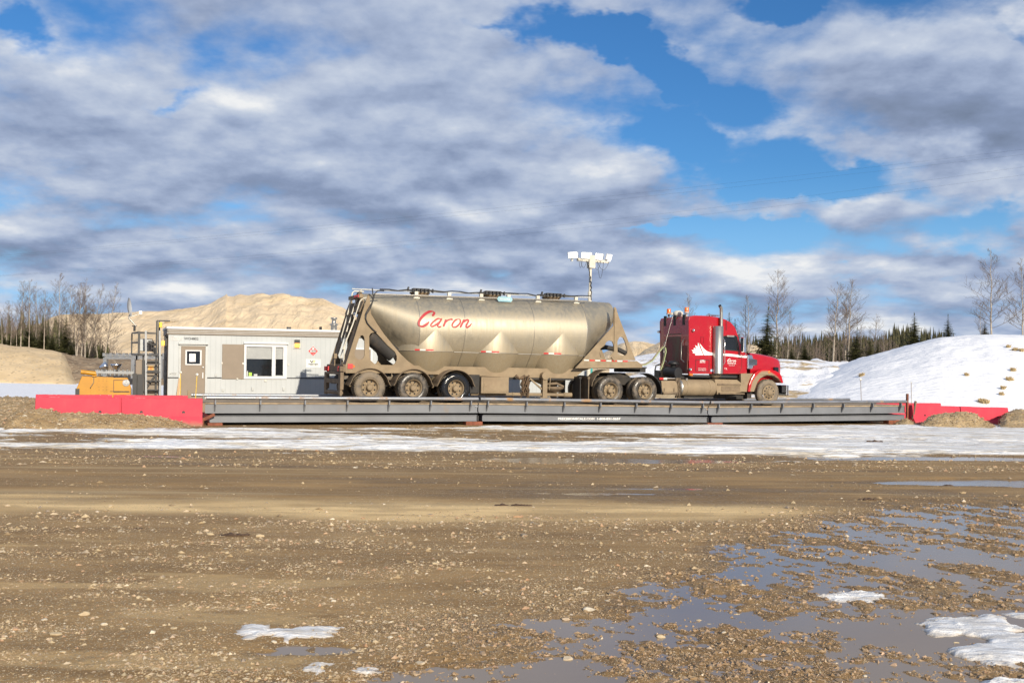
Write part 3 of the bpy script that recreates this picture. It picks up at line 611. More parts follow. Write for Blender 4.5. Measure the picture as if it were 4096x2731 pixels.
# ================================================================ wheels
def wheel(par,x,y,R,side,tm,deep=True,dual=True,wd=.27):
    """side +1: outer face towards -y"""
    s=side;cz_=R;m=MB()
    def P(l): return [(r,h*s) for r,h in l]
    prof=[(R*.56,.03),(R*.60,.01),(R*.72,-.008),(R*.86,0),(R*.95,.018),(R*.985,.04),(R,.07),(R,wd-.07),(R*.985,wd-.04),(R*.95,wd-.018),(R*.86,wd),(R*.6,wd-.01),(R*.56,wd-.03),(R*.56,.03)]
    m.lathe((x,y,cz_),'y',P(prof),44)
    for k in range(44):                                     # tread lugs
        a=2*math.pi*k/44
        for h0,h1 in ((.05,.11),(.16,.22)):
            c=Vector((x,y+s*(h0+h1)/2,cz_))+Vector((math.sin(a),0,math.cos(a)))*(R+.004)
            tdir=Vector((math.cos(a),0,-math.sin(a)))
            m.bar(c-tdir*.022,c+tdir*.022,abs(h1-h0),.016,up=(math.sin(a),0,math.cos(a)))
    o=part(par,'wheel',m,tm,fix=False)
    if dual:
        m=MB();m.lathe((x,y+s*(wd+.06),cz_),'y',P(prof),36);part(o,'inner_tyre',m,M['tyre_mud'],fix=False)
    m=MB();rr=R*.565
    if deep:
        pr=[(rr,.0),(rr*.97,-.004),(rr*.94,.01),(rr*.90,.12),(rr*.84,.15),(rr*.60,.155),(rr*.42,.15),(rr*.40,.15),(rr*.36,.12),(rr*.36,.02),(rr*.30,-.01),(rr*.16,-.02),(0.001,-.022)]
    else:
        pr=[(rr,.0),(rr*.96,-.006),(rr*.90,.02),(rr*.80,.0),(rr*.62,-.035),(rr*.42,-.045),(rr*.40,-.10),(rr*.26,-.12),(0.001,-.12)]
    m.lathe((x,y,cz_),'y',P(pr),36)
    for k in range(10):
        a=2*math.pi*k/10;q=Vector((x+math.cos(a)*rr*.50,0,cz_+math.sin(a)*rr*.50));hh=(.15 if deep else -.04)
        m.cyl((q.x,y+s*(hh-.03),q.z),(q.x,y+s*hh,q.z),.018,6)
        if deep:
            q=Vector((x+math.cos(a+.3)*rr*.30,0,cz_+math.sin(a+.3)*rr*.30));m.cyl((q.x,y+s*(-.025),q.z),(q.x,y+s*.0,q.z),.014,6)
    rim=part(o,'rim',m,M['mudp'],fix=True)
    m=MB()
    for k in range(8 if deep else 10):
        a=2*math.pi*(k+.5)/(8 if deep else 10);q=(x+math.cos(a)*rr*.71,cz_+math.sin(a)*rr*.71);hh=(.150 if deep else -.030)
        m.lathe((q[0],y+s*hh,q[1]),'y',[(.031,.0),(.031,-.004*s),(.001,-.004*s)],12)
    part(o,'hand_holes',m,M['black'])
    return o
# ================================================================ tank trailer
tl=thing('tank_trailer','three hopper aluminium dry bulk tank trailer, dusty, with red lettering','trailer',TR,(0,1.3,0))
ZC,RT=2.515,1.225
def shear(x,z): return z+.017*(x-1.8)*min(1,max(0,(z-1.77)/1.2))
def ring(x,r,zc,vee=True,n=96,top=None):
    pts=[]
    for k in range(n):
        a=2*math.pi*k/n;yy=math.sin(a)*r;zz=zc+math.cos(a)*r
        if vee and zz<1.77:
            # flat plates sloping inwards below the belt line
            t=(1.77-zz)/(1.77-(zc-r));hw=math.sqrt(max(0,r*r-(zc-1.77)**2));sg=1 if yy>=0 else -1
            tt=min(1,t*1.25);yy=sg*(hw-(hw-.45)*tt) if t<.8 else sg*.45*(1-t)/.2;zz=1.77-.56*tt
        pts.append((x,1.3+yy,shear(x,zz)))
    return pts
def ring_small(x,r,zc,n=96):
    return [(x,1.3+math.sin(2*math.pi*k/n)*r,zc+math.cos(2*math.pi*k/n)*r) for k in range(n)]
m=MB();m.loft([ring(x,RT,ZC) for x in (1.70,3.2,4.75,6.3,8.05)],cap=False);body=part(tl,'tank_shell',m,M['tank'])
m=MB()
A,Bq=ring_small(-.12,.36,3.33),ring(1.70,RT,ZC)
m.loft([[tuple(Vector(a).lerp(Vector(b),t)) for a,b in zip(A,Bq)] for t in (0,1)],smooth=False);part(tl,'rear_cone',m,M['tank'])
m=MB();A=ring_small(9.52,.52,3.30);Bq=ring(8.05,RT,ZC)
m.loft([[tuple(Vector(b).lerp(Vector(a),t)) for a,b in zip(A,Bq)] for t in (0,.33,.66,1)],smooth=True);part(tl,'front_cone',m,M['tank'])
for hx in (2.28,4.69,7.10):
    m=MB();m.lathe((hx,1.3,0),'z',[(RT*1.001,2.53),(RT*1.001,1.772)],72)
    m.lathe((hx,1.3,0),'z',[(RT*1.0,1.772),(.84,1.10),(.55,.80),(.16,.62),(.001,.62)],72)
    h=part(tl,'hopper',m,M['tank'],fix=True)
    m=MB()      # belt weld and reflective tape that follows the outer wall of the hopper
    m.lathe((hx,1.3,0),'z',[(RT+.004,1.776),(RT+.012,1.772),(RT+.004,1.764)],72);part(h,'belt_seam',m,M['alu'])
    for j,(a0,a1,mm) in enumerate(((-2.16,-2.02,'tape_r'),(-2.02,-1.86,'tape_w'),(-1.86,-1.64,'tape_r'))):
        m=MB();m.lathe((hx,1.3,0),'z',[(RT+.006,1.782),(RT+.006,1.832)],6,a0=a0,a1=a1,smooth=False);part(h,'reflective_tape',m,M[mm],fix=False)
# weld seams and belt line
for x in (1.70,3.33,5.95,8.05):
    m=MB();pts=[Vector(p) for p in ring(x,RT+.004,ZC)];m.tube(pts[2:47],.008,5,False);m.tube(pts[-46:-2],.008,5,False);part(tl,'weld_seam',m,M['alu'])
m=MB()
for (a,b) in ((3.03,3.94),(5.44,6.35),(7.86,8.15)): m.box(a,b,.325,.345,1.76,1.78)
part(tl,'belt_ledge',m,M['alu'])
# lettering drawn as broad pen strokes, laid on the cylinder
def stroke(pts,wid,ang=-35):
    a=math.radians(ang);nx,nz=math.cos(a),math.sin(a);out=[]
    P=[Vector((p[0],p[1])) for p in pts];Q=[]
    for i in range(len(P)-1):
        p0=P[max(i-1,0)];p1=P[i];p2=P[i+1];p3=P[min(i+2,len(P)-1)]
        for k in range(6):
            t=k/6;Q.append(.5*((2*p1)+(p2-p0)*t+(2*p0-5*p1+4*p2-p3)*t*t+(3*p1-p0-3*p2+p3)*t**3))
    Q.append(P[-1]);n=len(Q)
    ws=[wid*(.35+.65*min(1,min(i,n-1-i)/(n*.13))) for i in range(n)]
    L=[];R=[]
    for i,q in enumerate(Q):
        d=(Q[min(i+1,n-1)]-Q[max(i-1,0)]).normalized();nn=Vector((-d.y,d.x));w_=ws[i]*(.45+.55*abs(nn.x*nx+nn.y*nz))
        L.append(q+nn*w_/2);R.append(q-nn*w_/2)
    return L,R
CAR=[([(1296,372),(1250,370),(1190,400),(1135,450),(1105,500),(1110,540),(1150,548),(1200,520),(1228,492)],30),([(1300,374),(1296,395),(1270,425)],26),
 ([(1375,462),(1330,458),(1275,495),(1245,530),(1255,550),(1300,532),(1350,490)],20),([(1382,452),(1350,500),(1325,535),(1335,556),(1370,548)],22),
 ([(1430,466),(1412,505),(1392,552)],24),([(1412,510),(1450,475),(1500,462),(1492,475)],18),
 ([(1575,462),(1535,478),(1498,525),(1505,555),(1545,552),(1590,510),(1595,470),(1575,462)],20),
 ([(1645,466),(1622,505),(1590,562)],24),([(1618,512),(1660,478),(1690,470),(1690,490),(1662,540),(1668,562),(1700,545),(1728,512)],21)]
def script_mesh(conv,wk,yf):
    m=MB()
    for pts,wd in CAR:
        L,R=stroke([conv(*p) for p in pts],wd*wk);vs=[];fs=[]
        for l,r in zip(L,R): vs+=[(l.x,yf(l.x,l.y),l.y),(r.x,yf(r.x,r.y),r.y)]
        for i in range(len(L)-1): fs.append((2*i,2*i+1,2*i+3,2*i+2))
        m.add(vs,fs)
    return m
def ycyl(x,z): return 1.3-math.sqrt(max(.01,(RT+.008)**2-(z-ZC-.017*(x-1.8)*min(1,max(0,(z-1.77)/1.2)))**2))
cv=lambda x,y: t3(x,y,.15)
part(tl,'company_lettering',script_mesh(cv,1/2.9586/112,lambda x,z:ycyl(x,z)-.004),M['letred'],fix=False)
# rear support frame
holeA=[t3(*q,.1) for q in [(410,672),(425,656),(445,652),(462,670),(468,700),(468,890),(455,922),(425,940),(392,938),(362,915),(350,880),(352,850),(378,765)]]
holeB=[t3(*q,.1) for q in [(524,660),(540,632),(575,618),(605,622),(640,660),(740,770),(830,850),(850,900),(850,945),(830,985),(790,1010),(640,1008),(580,988),(540,950),(524,910)]]
rearpoly=[t3(*q,.1) for q in [(488,240),(505,180),(525,165),(545,400),(605,500),(700,640),(800,762),(900,880),(985,960),(1090,1035),(1180,1085),(1180,1100),(330,1100),(245,1100),(243,1005),(300,830)]]
for y0,nm in ((.10,'rear_gusset_plate'),(2.42,'rear_gusset_plate')):
    m=MB();m.prism(rearpoly,y0,y0+.05,(holeA,holeB));part(tl,nm,m,M['mudp'])
m=MB()
a,b=t3(*(560,640),.1),t3(*(835,880),.1)
m.lathe((0,0,0),'y',[(.001,0),(.001,.01)],4)
m=MB();m.tube([(a[0]-.02,.40,a[1]-.02),(b[0]+.02,.40,b[1])],.27,20,False);part(tl,'curved_duct',m,M['dark'])
m=MB()   # transverse bulkheads between the two gussets
p0=t3(488,250,.1);p1=t3(245,1000,.1)
m.add([(p0[0]+.02,.15,p0[1]),(p0[0]+.02,2.42,p0[1]),(p1[0]+.02,2.42,p1[1]),(p1[0]+.02,.15,p1[1]),(p0[0]+.06,.15,p0[1]),(p0[0]+.06,2.42,p0[1]),(p1[0]+.06,2.42,p1[1]),(p1[0]+.06,.15,p1[1])],[(0,1,2,3),(7,6,5,4),(0,3,7,4),(1,5,6,2),(0,4,5,1),(3,2,6,7)])
hole=MB()
m2=MB()
for ya,yb in ((.15,.75),(1.85,2.42)):
    m2.add([(p0[0]+.02,ya+.35*(ya<1),p0[1]),(p0[0]+.02,yb-.35*(ya>1)+.0,p0[1]),(p1[0]+.02,yb,p1[1]),(p1[0]+.02,ya,p1[1]),(p0[0]+.06,ya+.35*(ya<1),p0[1]),(p0[0]+.06,yb-.35*(ya>1),p0[1]),(p1[0]+.06,yb,p1[1]),(p1[0]+.06,ya,p1[1])],[(0,1,2,3),(7,6,5,4),(0,3,7,4),(1,5,6,2),(0,4,5,1),(3,2,6,7)])
m2.add([(p0[0]-.04,.3,p0[1]+.02),(p0[0]-.04,2.3,p0[1]+.02),(p0[0]-.18,2.3,p0[1]-.35),(p0[0]-.18,.3,p0[1]-.35),(p0[0]+.0,.3,p0[1]+.02),(p0[0]+.0,2.3,p0[1]+.02),(p0[0]-.14,2.3,p0[1]-.35),(p0[0]-.14,.3,p0[1]-.35)],[(0,1,2,3),(7,6,5,4),(0,3,7,4),(1,5,6,2),(0,4,5,1),(3,2,6,7)])
part(tl,'rear_bulkhead',m2,M['mudd'])
# round top cap and light bar at the rear
m=MB();m.tube([(-.16,1.3,3.36),(-.05,1.3,3.36)],.38,28);part(tl,'rear_head',m,M['mudd'])
m=MB();m.box(-.30,-.16,.55,2.05,3.50,3.62);lb=part(tl,'marker_light_bar',m,M['mudp'])
for k in range(3):
    m=MB();m.box(-.325,-.301,.62+k*.22,.76+k*.22,3.52,3.60);part(lb,'marker_light',m,M['redp'])
# side beams of the chassis with the hopper bays
def beam(y0,y1):
    lo=.93;top=[(-.85,1.26),(1.2,1.26),(1.45,1.12),(3.1,1.20),(3.3,1.26)]
    poly=[(-.85,.98),(-.85,1.27),(2.0,1.27),(3.0,1.27),(3.95,1.27),(5.4,1.27),(6.4,1.27),(7.5,1.27),(7.85,1.30),(8.6,1.44),(8.6,1.36),(8.1,1.20),(7.75,.93),(5.0,.93),(3.2,.98)]
    m=MB();m.prism(poly,y0,y1);return m
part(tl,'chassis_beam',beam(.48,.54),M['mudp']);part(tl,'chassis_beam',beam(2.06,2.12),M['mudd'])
m=MB();m.box(3.2,8.0,.50,.74,.86,.93)
for x in (-.6,.75,2.25,3.8,5.6,7.6): m.box(x,x+.12,.54,2.06,.88,1.0)
m.box(-.7,3.6,.9,1.7,.55,.75);part(tl,'cross_members',m,M['dark'])
# upper coupler deck at the front
pl=[t4(*q,.12) for q in [(970,1097),(1450,1106),(1502,1140),(1497,1166),(900,1170)]]
for y0 in (.12,2.40):
    m=MB();m.prism(pl,y0,y0+.08);part(tl,'front_deck_rail',m,M['mudp'])
xa,za=pl[4];xb,zb=pl[3]
m=MB();m.box(xa+.2,xb-.05,.2,2.4,za+.02,za+.10);part(tl,'coupler_plate',m,M['dark'])
m=MB();m.box(xb-.02,xb+.28,.25,2.35,zb-.02,zb+.03);m.box(xb+.02,xb+.26,.3,2.3,zb-.17,zb-.02);part(tl,'front_nose_plate',m,M['dark'])
for k in range(8):
    x0=t4(972,1097,.12)[0]+.02+k*.23
    m=MB();m.box(x0,x0+.20,.112,.119,1.575,1.625);part(tl,'reflective_tape',m,M['tape_w' if k%2==0 else 'tape_r'])
fo=[t4(*q,.15) for q in [(1244,625),(1258,625),(1272,665),(1290,720),(1437,1100),(960,1098),(1100,945),(1238,790)]]
fh1=[t4(*q,.15) for q in [(1290,895),(1308,888),(1328,900),(1342,930),(1362,1000),(1362,1035),(1345,1056),(1318,1058),(1276,1045),(1274,930)]]
fh2=[t4(*q,.15) for q in [(1175,935),(1200,922),(1228,930),(1240,960),(1241,1050),(1220,1075),(1185,1092),(1150,1092),(1120,1070),(1113,1030),(1122,995),(1160,965)]]
for y0 in (.13,2.42):
    m=MB();m.prism(fo,y0,y0+.05,(fh1,fh2));g=part(tl,'front_gusset_plate',m,M['mudp'])
    m=MB();a=t4(1248,640,.13);b=t4(1248,1095,.13);m.box(b[0]-.03,b[0]+.05,y0-.03,y0,b[1],a[1]);part(g,'stiffener',m,M['mudp'])
m=MB();a=t4(1250,1060,.1);d_=.20
m.add([(a[0],.085,a[1]-d_),(a[0]+d_,.085,a[1]),(a[0],.085,a[1]+d_),(a[0]-d_,.085,a[1]),(a[0],.095,a[1]-d_),(a[0]+d_,.095,a[1]),(a[0],.095,a[1]+d_),(a[0]-d_,.095,a[1])],[(0,1,2,3),(7,6,5,4),(0,4,5,1),(1,5,6,2),(2,6,7,3),(3,7,4,0)])
part(tl,'placard_holder',m,M['mudp'])
m=MB();m.tube([(8.7,1.1,2.05),(9.3,1.0,2.12),(9.9,.95,2.02),(10.15,.9,1.9)],.09,12);m.bar((9.0,.9,1.6),(8.75,.9,2.5),.14,.1);part(tl,'air_pipe',m,M['dark'])
# walkway rail, top hatches, hoses, rear ladder
zt=lambda x: shear(x,ZC+RT)
m=MB();xs=[-.45,-.2,.3,1.8,4,6,8,8.6]
m.tube([(x,.98,zt(max(x,.3))+.10) for x in xs],.022,8);part(tl,'top_grab_rail',m,M['offw'])
m=MB();m.tube([(x,.62,zt(x)-.06) for x in (.2,1.8,4,6,8.3)],.02,8);part(tl,'top_grab_rail',m,M['alu'])
m=MB();rr=random.Random(3);m.tube([(x,.93+.03*rr.uniform(-1,1),zt(x)+.13+.03*rr.uniform(-1,1)) for x in np.linspace(.5,8.6,26)],.02,6);part(tl,'top_air_hose',m,M['black'])
for x in (1.75,2.95,4.15,6.35,7.9,5.2):
    m=MB();m.box(x-.06,x+.06,.70,.80,zt(x)-.13,zt(x)+.08);m.box(x-.11,x+.11,.68,.82,zt(x)-.16,zt(x)-.12);part(tl,'rail_foot',m,M['cream'])
for hx in (2.05,4.75,7.15):
    z0=zt(hx);m=MB();m.lathe((hx,1.3,z0-.08),'z',[(.32,0),(.32,.12),(.36,.13),(.36,.16),(.30,.19),(.12,.22),(.001,.22)],28)
    ht=part(tl,'hatch',m,M['mudd'])
    m=MB();m.box(hx-.32,hx+.22,.95,1.25,z0+.10,z0+.21);m.bar((hx+.3,1.1,z0+.17),(hx+.95,1.0,z0+.12),.07,.05);m.bar((hx-.65,1.1,z0+.12),(hx-.25,1.1,z0+.15),.06,.06)
    for k in range(6): m.cyl((hx-.36+.14*k,.88,z0+.06),(hx-.36+.14*k,.88,z0+.20),.03,8)
    m.bar((hx-.55,1.0,z0+.08),(hx-.50,1.0,z0+.24),.05,.08);part(ht,'hatch_clamps',m,M['black'])
m=MB();a=(4.98,.86,zt(4.98)-.10)
m.prism([(a[0]-.30,a[2]),(a[0]-.24,a[2]+.09),(a[0]+.24,a[2]+.09),(a[0]+.30,a[2]),(a[0]+.24,a[2]-.09),(a[0]-.24,a[2]-.09)],.545,.56)
nb=part(tl,'maker_plate',m,mat('pale_blue_plate',(.25,.45,.52),.5))
part(nb,'plate_lettering',textmesh('ADVANCE',.07,(a[0],a[2]-.03),.542,width=.4),M['whitep'])
# ladder: three rails with rungs
lad=[]
def lpt(x,y,pl): q=t3(x,y,pl);return Vector((q[0],pl,q[1]))
railA=[lpt(*q,1.75) for q in [(460,140),(350,130),(325,150),(290,320),(195,670),(205,730)]]
railB=[lpt(*q,1.2) for q in [(615,120),(450,108),(415,130),(340,330),(235,670),(240,720),(190,900),(190,1000)]]
railC=[lpt(*q,.62) for q in [(520,205),(450,215),(415,250),(330,520),(235,760),(225,890),(220,990)]]
m=MB()
for r_ in (railA,railB,railC): m.tube(r_,.024,8)
ld=part(tl,'rear_ladder',m,M['cream'])
def along(r,z):
    for i in range(len(r)-1):
        if (r[i].z-z)*(r[i+1].z-z)<=0 and abs(r[i].z-r[i+1].z)>1e-3: return r[i].lerp(r[i+1],(z-r[i].z)/(r[i+1].z-r[i].z))
    return r[-1]
m=MB()
for k in range(7):
    z=1.45+k*.3;m.bar(along(railB[2:],z),along(railC[2:],z),.05,.03)
m.bar(along(railA[2:],2.95),along(railC[2:],2.95),.06,.03)
part(ld,'rung',m,M['mudp'])
# hoses along the rear gusset
m=MB();m.tube([lpt(*q,.06) for q in [(700,128),(625,125),(590,160),(560,260),(520,330),(480,400),(478,450),(500,510),(560,580),(610,620)]],.022,6)
m.tube([lpt(*q,.05) for q in [(560,95),(562,130),(575,210),(545,300)]],.02,6);m.tube([lpt(*q,.05) for q in [(520,165),(560,205),(565,260),(540,330),(490,410),(484,460),(508,520),(600,612)]],.016,6)
part(tl,'rear_hose',m,M['black'])
# rear bumper, lamps
m=MB();m.box(-.98,-.86,.10,.42,.42,1.0);m.box(-.98,-.86,2.18,2.50,.42,1.0);m.box(-.98,-.86,.42,2.18,.62,.78);m.box(-.98,-.86,.42,2.18,.92,1.0)
m.box(-.90,-.80,.1,2.5,1.0,1.26);m.box(-.98,-.90,.12,.40,.22,.42);m.box(-.98,-.90,2.2,2.48,.22,.42)
part(tl,'rear_bumper',m,M['mudd'],bevel=.02)
m=MB();m.tube([(-.92,.2,.32),(-.92,2.4,.32)],.07,10);part(tl,'under_ride_bar',m,M['mudd'])
for yy in (.10,.34,2.1,2.3):
    m=MB();m.box(-1.0,-.90,yy,yy+.16,1.03,1.19);part(tl,'tail_lamp',m,M['redp'] if yy>.2 else M['mudd'],bevel=.01)
m=MB();m.box(-1.02,-.92,.9,1.1,1.45,1.62);m.bar((-.97,1.0,1.2),(-.97,1.0,1.5),.03);part(tl,'work_lamp',m,M['mudp'],bevel=.01)
m=MB();m.cyl((-.55,.085,1.20),(-.55,.11,1.20),.04,12);part(tl,'side_marker_lamp',m,M['amber'])
m=MB();m.box(-.75,-.58,.07,.12,1.12,1.28);part(tl,'side_marker_lamp',m,M['redp'])
# wheels and mudguards
tms=['tyre_mud','tyre_mid','tyre_wet']
for i,x in enumerate((0,1.5,3.01)):
    wheel(tl,x,0.0,.515,1,M[tms[i]]);wheel(tl,x,2.6,.515,-1,M['tyre_mud'])
    m=MB();m.tube([(x,.5,.515),(x,2.1,.515)],.09,12);part(tl,'axle',m,M['dark'])
    for y0,y1 in ((-.02,.62),(1.98,2.62)):
        vs=[];fs=[];n=20
        arc=[(x+.66*math.cos(a),.56+.60*math.sin(a)) for a in [math.radians(168-156*k/n) for k in range(n+1)]]
        arc=[(arc[0][0]-.06,arc[0][1]-.10)]+arc+[(arc[-1][0]+.06,arc[-1][1]-.10)]
        inner=[(px+(x-px)*.03,pz+(.56-pz)*.03) for px,pz in arc]
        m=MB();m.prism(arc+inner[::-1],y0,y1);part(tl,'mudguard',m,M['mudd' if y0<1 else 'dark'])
# equipment under the belly
m=MB();m.box(3.98,5.02,.12,.60,.36,.93);tb=part(tl,'toolbox',m,M['mudp'],bevel=.015)
m=MB();m.box(4.06,4.96,.108,.122,.42,.88);m.box(4.10,4.20,.09,.11,.60,.70);part(tb,'door',m,M['mudp'],bevel=.006)
m=MB();m.box(3.62,3.96,.25,.7,.36,1.0);part(tl,'dark_side_panel',m,M['dark'])
m=MB();m.tube([(3.7,.42,.33),(7.5,.42,.33)],.062,14);m.tube([(7.3,.42,.33),(7.62,.42,.33)],.085,14)
for x in (4.3,5.3,5.9,6.5,7.0): m.cyl((x-.02,.42,.33),(x+.02,.42,.33),.078,14)
part(tl,'discharge_pipe',m,M['mudp'])
m=MB();m.box(6.42,6.60,.30,.48,.22,1.02);m.box(6.30,6.72,.24,.54,.20,.24);m.cyl((6.5,.25,1.0),(6.5,.5,1.0),.14,14);m.bar((6.7,.27,.95),(6.66,.27,.5),.03);m.bar((5.95,.4,.90),(6.45,.4,.50),.06);m.bar((6.75,1.9,.9),(6.3,1.9,.5),.07);m.box(6.42,6.60,2.0,2.2,.22,1.02)
part(tl,'landing_gear',m,M['mudp'],bevel=.01)
rr=random.Random(5)
m=MB()
for k in range(16):
    x=5.72+rr.uniform(-.13,.16);y=.30+rr.uniform(-.08,.08);z1_=.95+rr.uniform(-.1,.08);z0_=rr.uniform(.12,.42)
    m.tube([(x+.03*math.sin(j*1.9+k),y+.02*math.cos(j*2.3+k),z1_+(z0_-z1_)*j/9) for j in range(10)],.020,5)
m.tube([(5.35,.3,1.0),(5.5,.28,.88),(5.7,.3,.98)],.05,6);part(tl,'tyre_chains',m,mat('rusty_chain',(.13,.085,.05),.7,.3,.4,25))
m=MB();m.lathe((7.10,.95,0),'z',[(.40,.62),(.42,.58),(.42,.55),(.30,.48),(.22,.42),(.16,.36),(.001,.34)],24);m.lathe((7.15,.7,0),'z',[(.18,.44),(.18,.42),(.001,.42)],16);m.lathe((7.15,.7,0),'z',[(.18,.38),(.18,.36),(.001,.36)],16);m.tube([(6.8,.75,.7),(7.1,.6,.74),(7.4,.65,.62)],.05,8);part(tl,'outlet_valve',m,M['mudd'])
for x,y0,y1 in ((8.12,.05,.62),(7.78,.05,.60)):
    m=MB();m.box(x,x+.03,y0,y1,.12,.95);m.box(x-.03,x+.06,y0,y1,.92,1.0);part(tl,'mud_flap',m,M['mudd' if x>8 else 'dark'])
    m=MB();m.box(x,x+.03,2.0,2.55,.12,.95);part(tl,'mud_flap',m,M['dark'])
m=MB();vs=[];n=14
arc=[(8.95+.62*math.cos(a)*1.15,.60+.68*math.sin(a)) for a in [math.radians(175-85*k/n) for k in range(n+1)]]
inner=[(px+(8.95-px)*.03,pz+(.60-pz)*.03) for px,pz in arc];m.prism(arc+inner[::-1],.02,.62);part(tl,'front_mudguard',m,M['mudd'])
# ================================================================ tractor
tk=thing('truck_tractor','red conventional sleeper truck cab with white leaf graphic, mud along its sills','truck',TR,(12.5,1.25,0))
Y0,Y1=.20,2.30
def q5(l,y=.2): return [t5(*q,y) for q in l]
cabp=q5([(690,1050),(684,330),(700,285),(760,272),(900,276),(1000,286),(1095,302),(1180,328),(1250,370),(1298,425),(1318,470),(1345,560),(1385,680),(1418,768),(1460,780),(1460,1290),(1385,1290),(1385,1052)])
m=MB();m.prism(cabp,Y0,Y1);cab=part(tk,'cab',m,M['cab'],bevel=.09)
# hood narrows and drops forward
def rrect(x,ya,yb,za,zb,r,n=5):
    pts=[]
    for cx_,cz_,a0 in ((yb-r,zb-r,0),(ya+r,zb-r,90),(ya+.01,za+.01,180),(yb-.01,za+.01,270)):
        rr_=r if a0<180 else .01
        for k in range(n+1):
            a=math.radians(a0+90*k/n);pts.append((x,cx_+math.cos(a)*rr_,cz_+math.sin(a)*rr_))
    return pts
hp=[(1455,770,.22),(1540,778,.24),(1640,795,.28),(1740,815,.34),(1810,838,.40),(1838,856,.46),(1846,900,.50)]
rings=[]
for (px,pz,ins) in hp:
    X_,Z_=t5(px,pz,Y0+ins+.1);zb=.62 if px<1600 else 1.02
    rings.append(rrect(X_,Y0+ins*.9-.14,Y1-ins*.9+.14,zb,Z_,.16))
m=MB();m.loft(rings,smooth=True);hood=part(tk,'hood',m,M['cabred'])
xg,zg=t5(1846,900,.5)
m=MB();m.box(xg-.03,xg+.05,.62,1.88,.95,1.80);part(tk,'grille',m,M['chrome'],bevel=.03)
m=MB()
for k in range(7): m.box(xg+.051,xg+.06,.68,1.82,1.02+k*.105,1.06+k*.105)
part(tk,'grille_slats',m,M['black'])
# front wings
sx_=16.11
def wing(y0,y1,mt):
    outer=q5([(1560,1290),(1478,1290),(1490,1200),(1520,1120),(1560,1050),(1615,1005),(1680,988),(1760,990),(1850,1010),(1900,1040),(1928,1080),(1940,1130),(1952,1172),(1925,1176)],.02)
    inner=q5([(1905,1150),(1870,1105),(1820,1078),(1750,1070),(1690,1082),(1640,1115),(1605,1165),(1580,1230)],.02)
    m=MB();m.prism(outer+inner,y0,y1);return part(tk,'front_wing',m,mt,bevel=.05)
m_,N,p=newmat('wing_paint_half_mud');tc=N.node('ShaderNodeTexCoord').outputs['Object'];s_=N.node('ShaderNodeSeparateXYZ',{0:tc})
n=N.noise(tc,2.5,6,.65);dx=N.m('SUBTRACT',s_.outputs[0],3.62);dzz=N.m('SUBTRACT',s_.outputs[2],.52)
r_=N.m('SQRT',N.m('ADD',N.m('MULTIPLY',dx,dx),N.m('MULTIPLY',dzz,dzz)))
lim=N.ramp(s_.outputs[0],3.0,4.4,.92,.66)
f=N.ramp(N.m('SUBTRACT',N.m('ADD',r_,N.m('MULTIPLY',N.m('SUBTRACT',n,.5),.12)),lim),.05,-.06)
setp(N,p,col=N.mix(f,(.42,.003,.010),MUD),rough=N.m('ADD',.24,N.m('MULTIPLY',f,.6)));M['wing']=m_
wing(.02,.52,M['wing']);wing(1.98,2.48,M['wing'])
m=MB();m.prism(q5([(1385,1046),(1560,1046),(1522,1120),(1490,1200),(1480,1292),(1385,1292)],.1),.12,.24);part(tk,'sill_panel',m,M['mudp'],bevel=.01)
m=MB();X_,Z_=t5(1990,1200,.2);m.box(X_-.14,X_,.05,2.45,Z_-.42,Z_);bp=part(tk,'front_bumper',m,M['chrome'],bevel=.03)
m=MB();m.box(X_-.30,X_-.15,.1,2.4,Z_-.30,Z_-.03);part(bp,'bumper_bracket',m,M['black'])
m=MB();a=t5(1838,1000,.3);m.box(a[0]-.05,a[0]+.16,.26,.46,a[1]-.16,a[1]+.12);m.box(a[0]-.05,a[0]+.16,2.04,2.24,a[1]-.16,a[1]+.12);part(tk,'headlight',m,M['glass'],bevel=.04)
m=MB();a=t5(1762,1026,.0);m.lathe((a[0],0.005,a[1]),'y',[(.001,0),(.05,.004),(.06,.02)],14);part(tk,'turn_signal',m,M['amber'])
# roof and rear wall
m=MB();m.prism(q5([(708,282),(760,276),(1000,290),(1095,306),(1090,318),(1000,304),(760,290)]),.6,1.9);part(tk,'roof_ridge',m,M['cabred'],bevel=.02)
xr=t5(690,700,.2)[0];zt_=t5(700,290,.2)[1];zb_=t5(690,1050,.2)[1]
m=MB();m.box(xr-.012,xr+.03,Y0+.10,Y1-.10,zb_+.05,zt_-.12);bw=part(tk,'rear_wall',m,M['cabback'],bevel=.006)
m=MB();m.box(xr-.022,xr-.012,.75,1.75,zb_+.45,zt_-.65);m.box(xr-.03,xr-.022,.72,1.78,zt_-.66,zt_-.62);part(bw,'rear_panel',m,M['cabback'])
for yy in (.55,1.2,1.9):
    m=MB();m.box(xr-.04,xr+.0,yy-.09,yy+.09,zt_-.30,zt_+.10);part(tk,'roof_fairing_bracket',m,M['dark'])
pts=[(xr-.05,.45,zb_+.45),(xr-.08,.62,zb_+.55),(xr-.08,.62,zt_-1.0),(xr-.05,.5,zt_-.85)]
for e in (0,1.25): m=MB();m.tube([(p_[0],p_[1]+e,p_[2]) for p_ in pts],.016,6);part(tk,'rear_grab_handle',m,M['alu'])
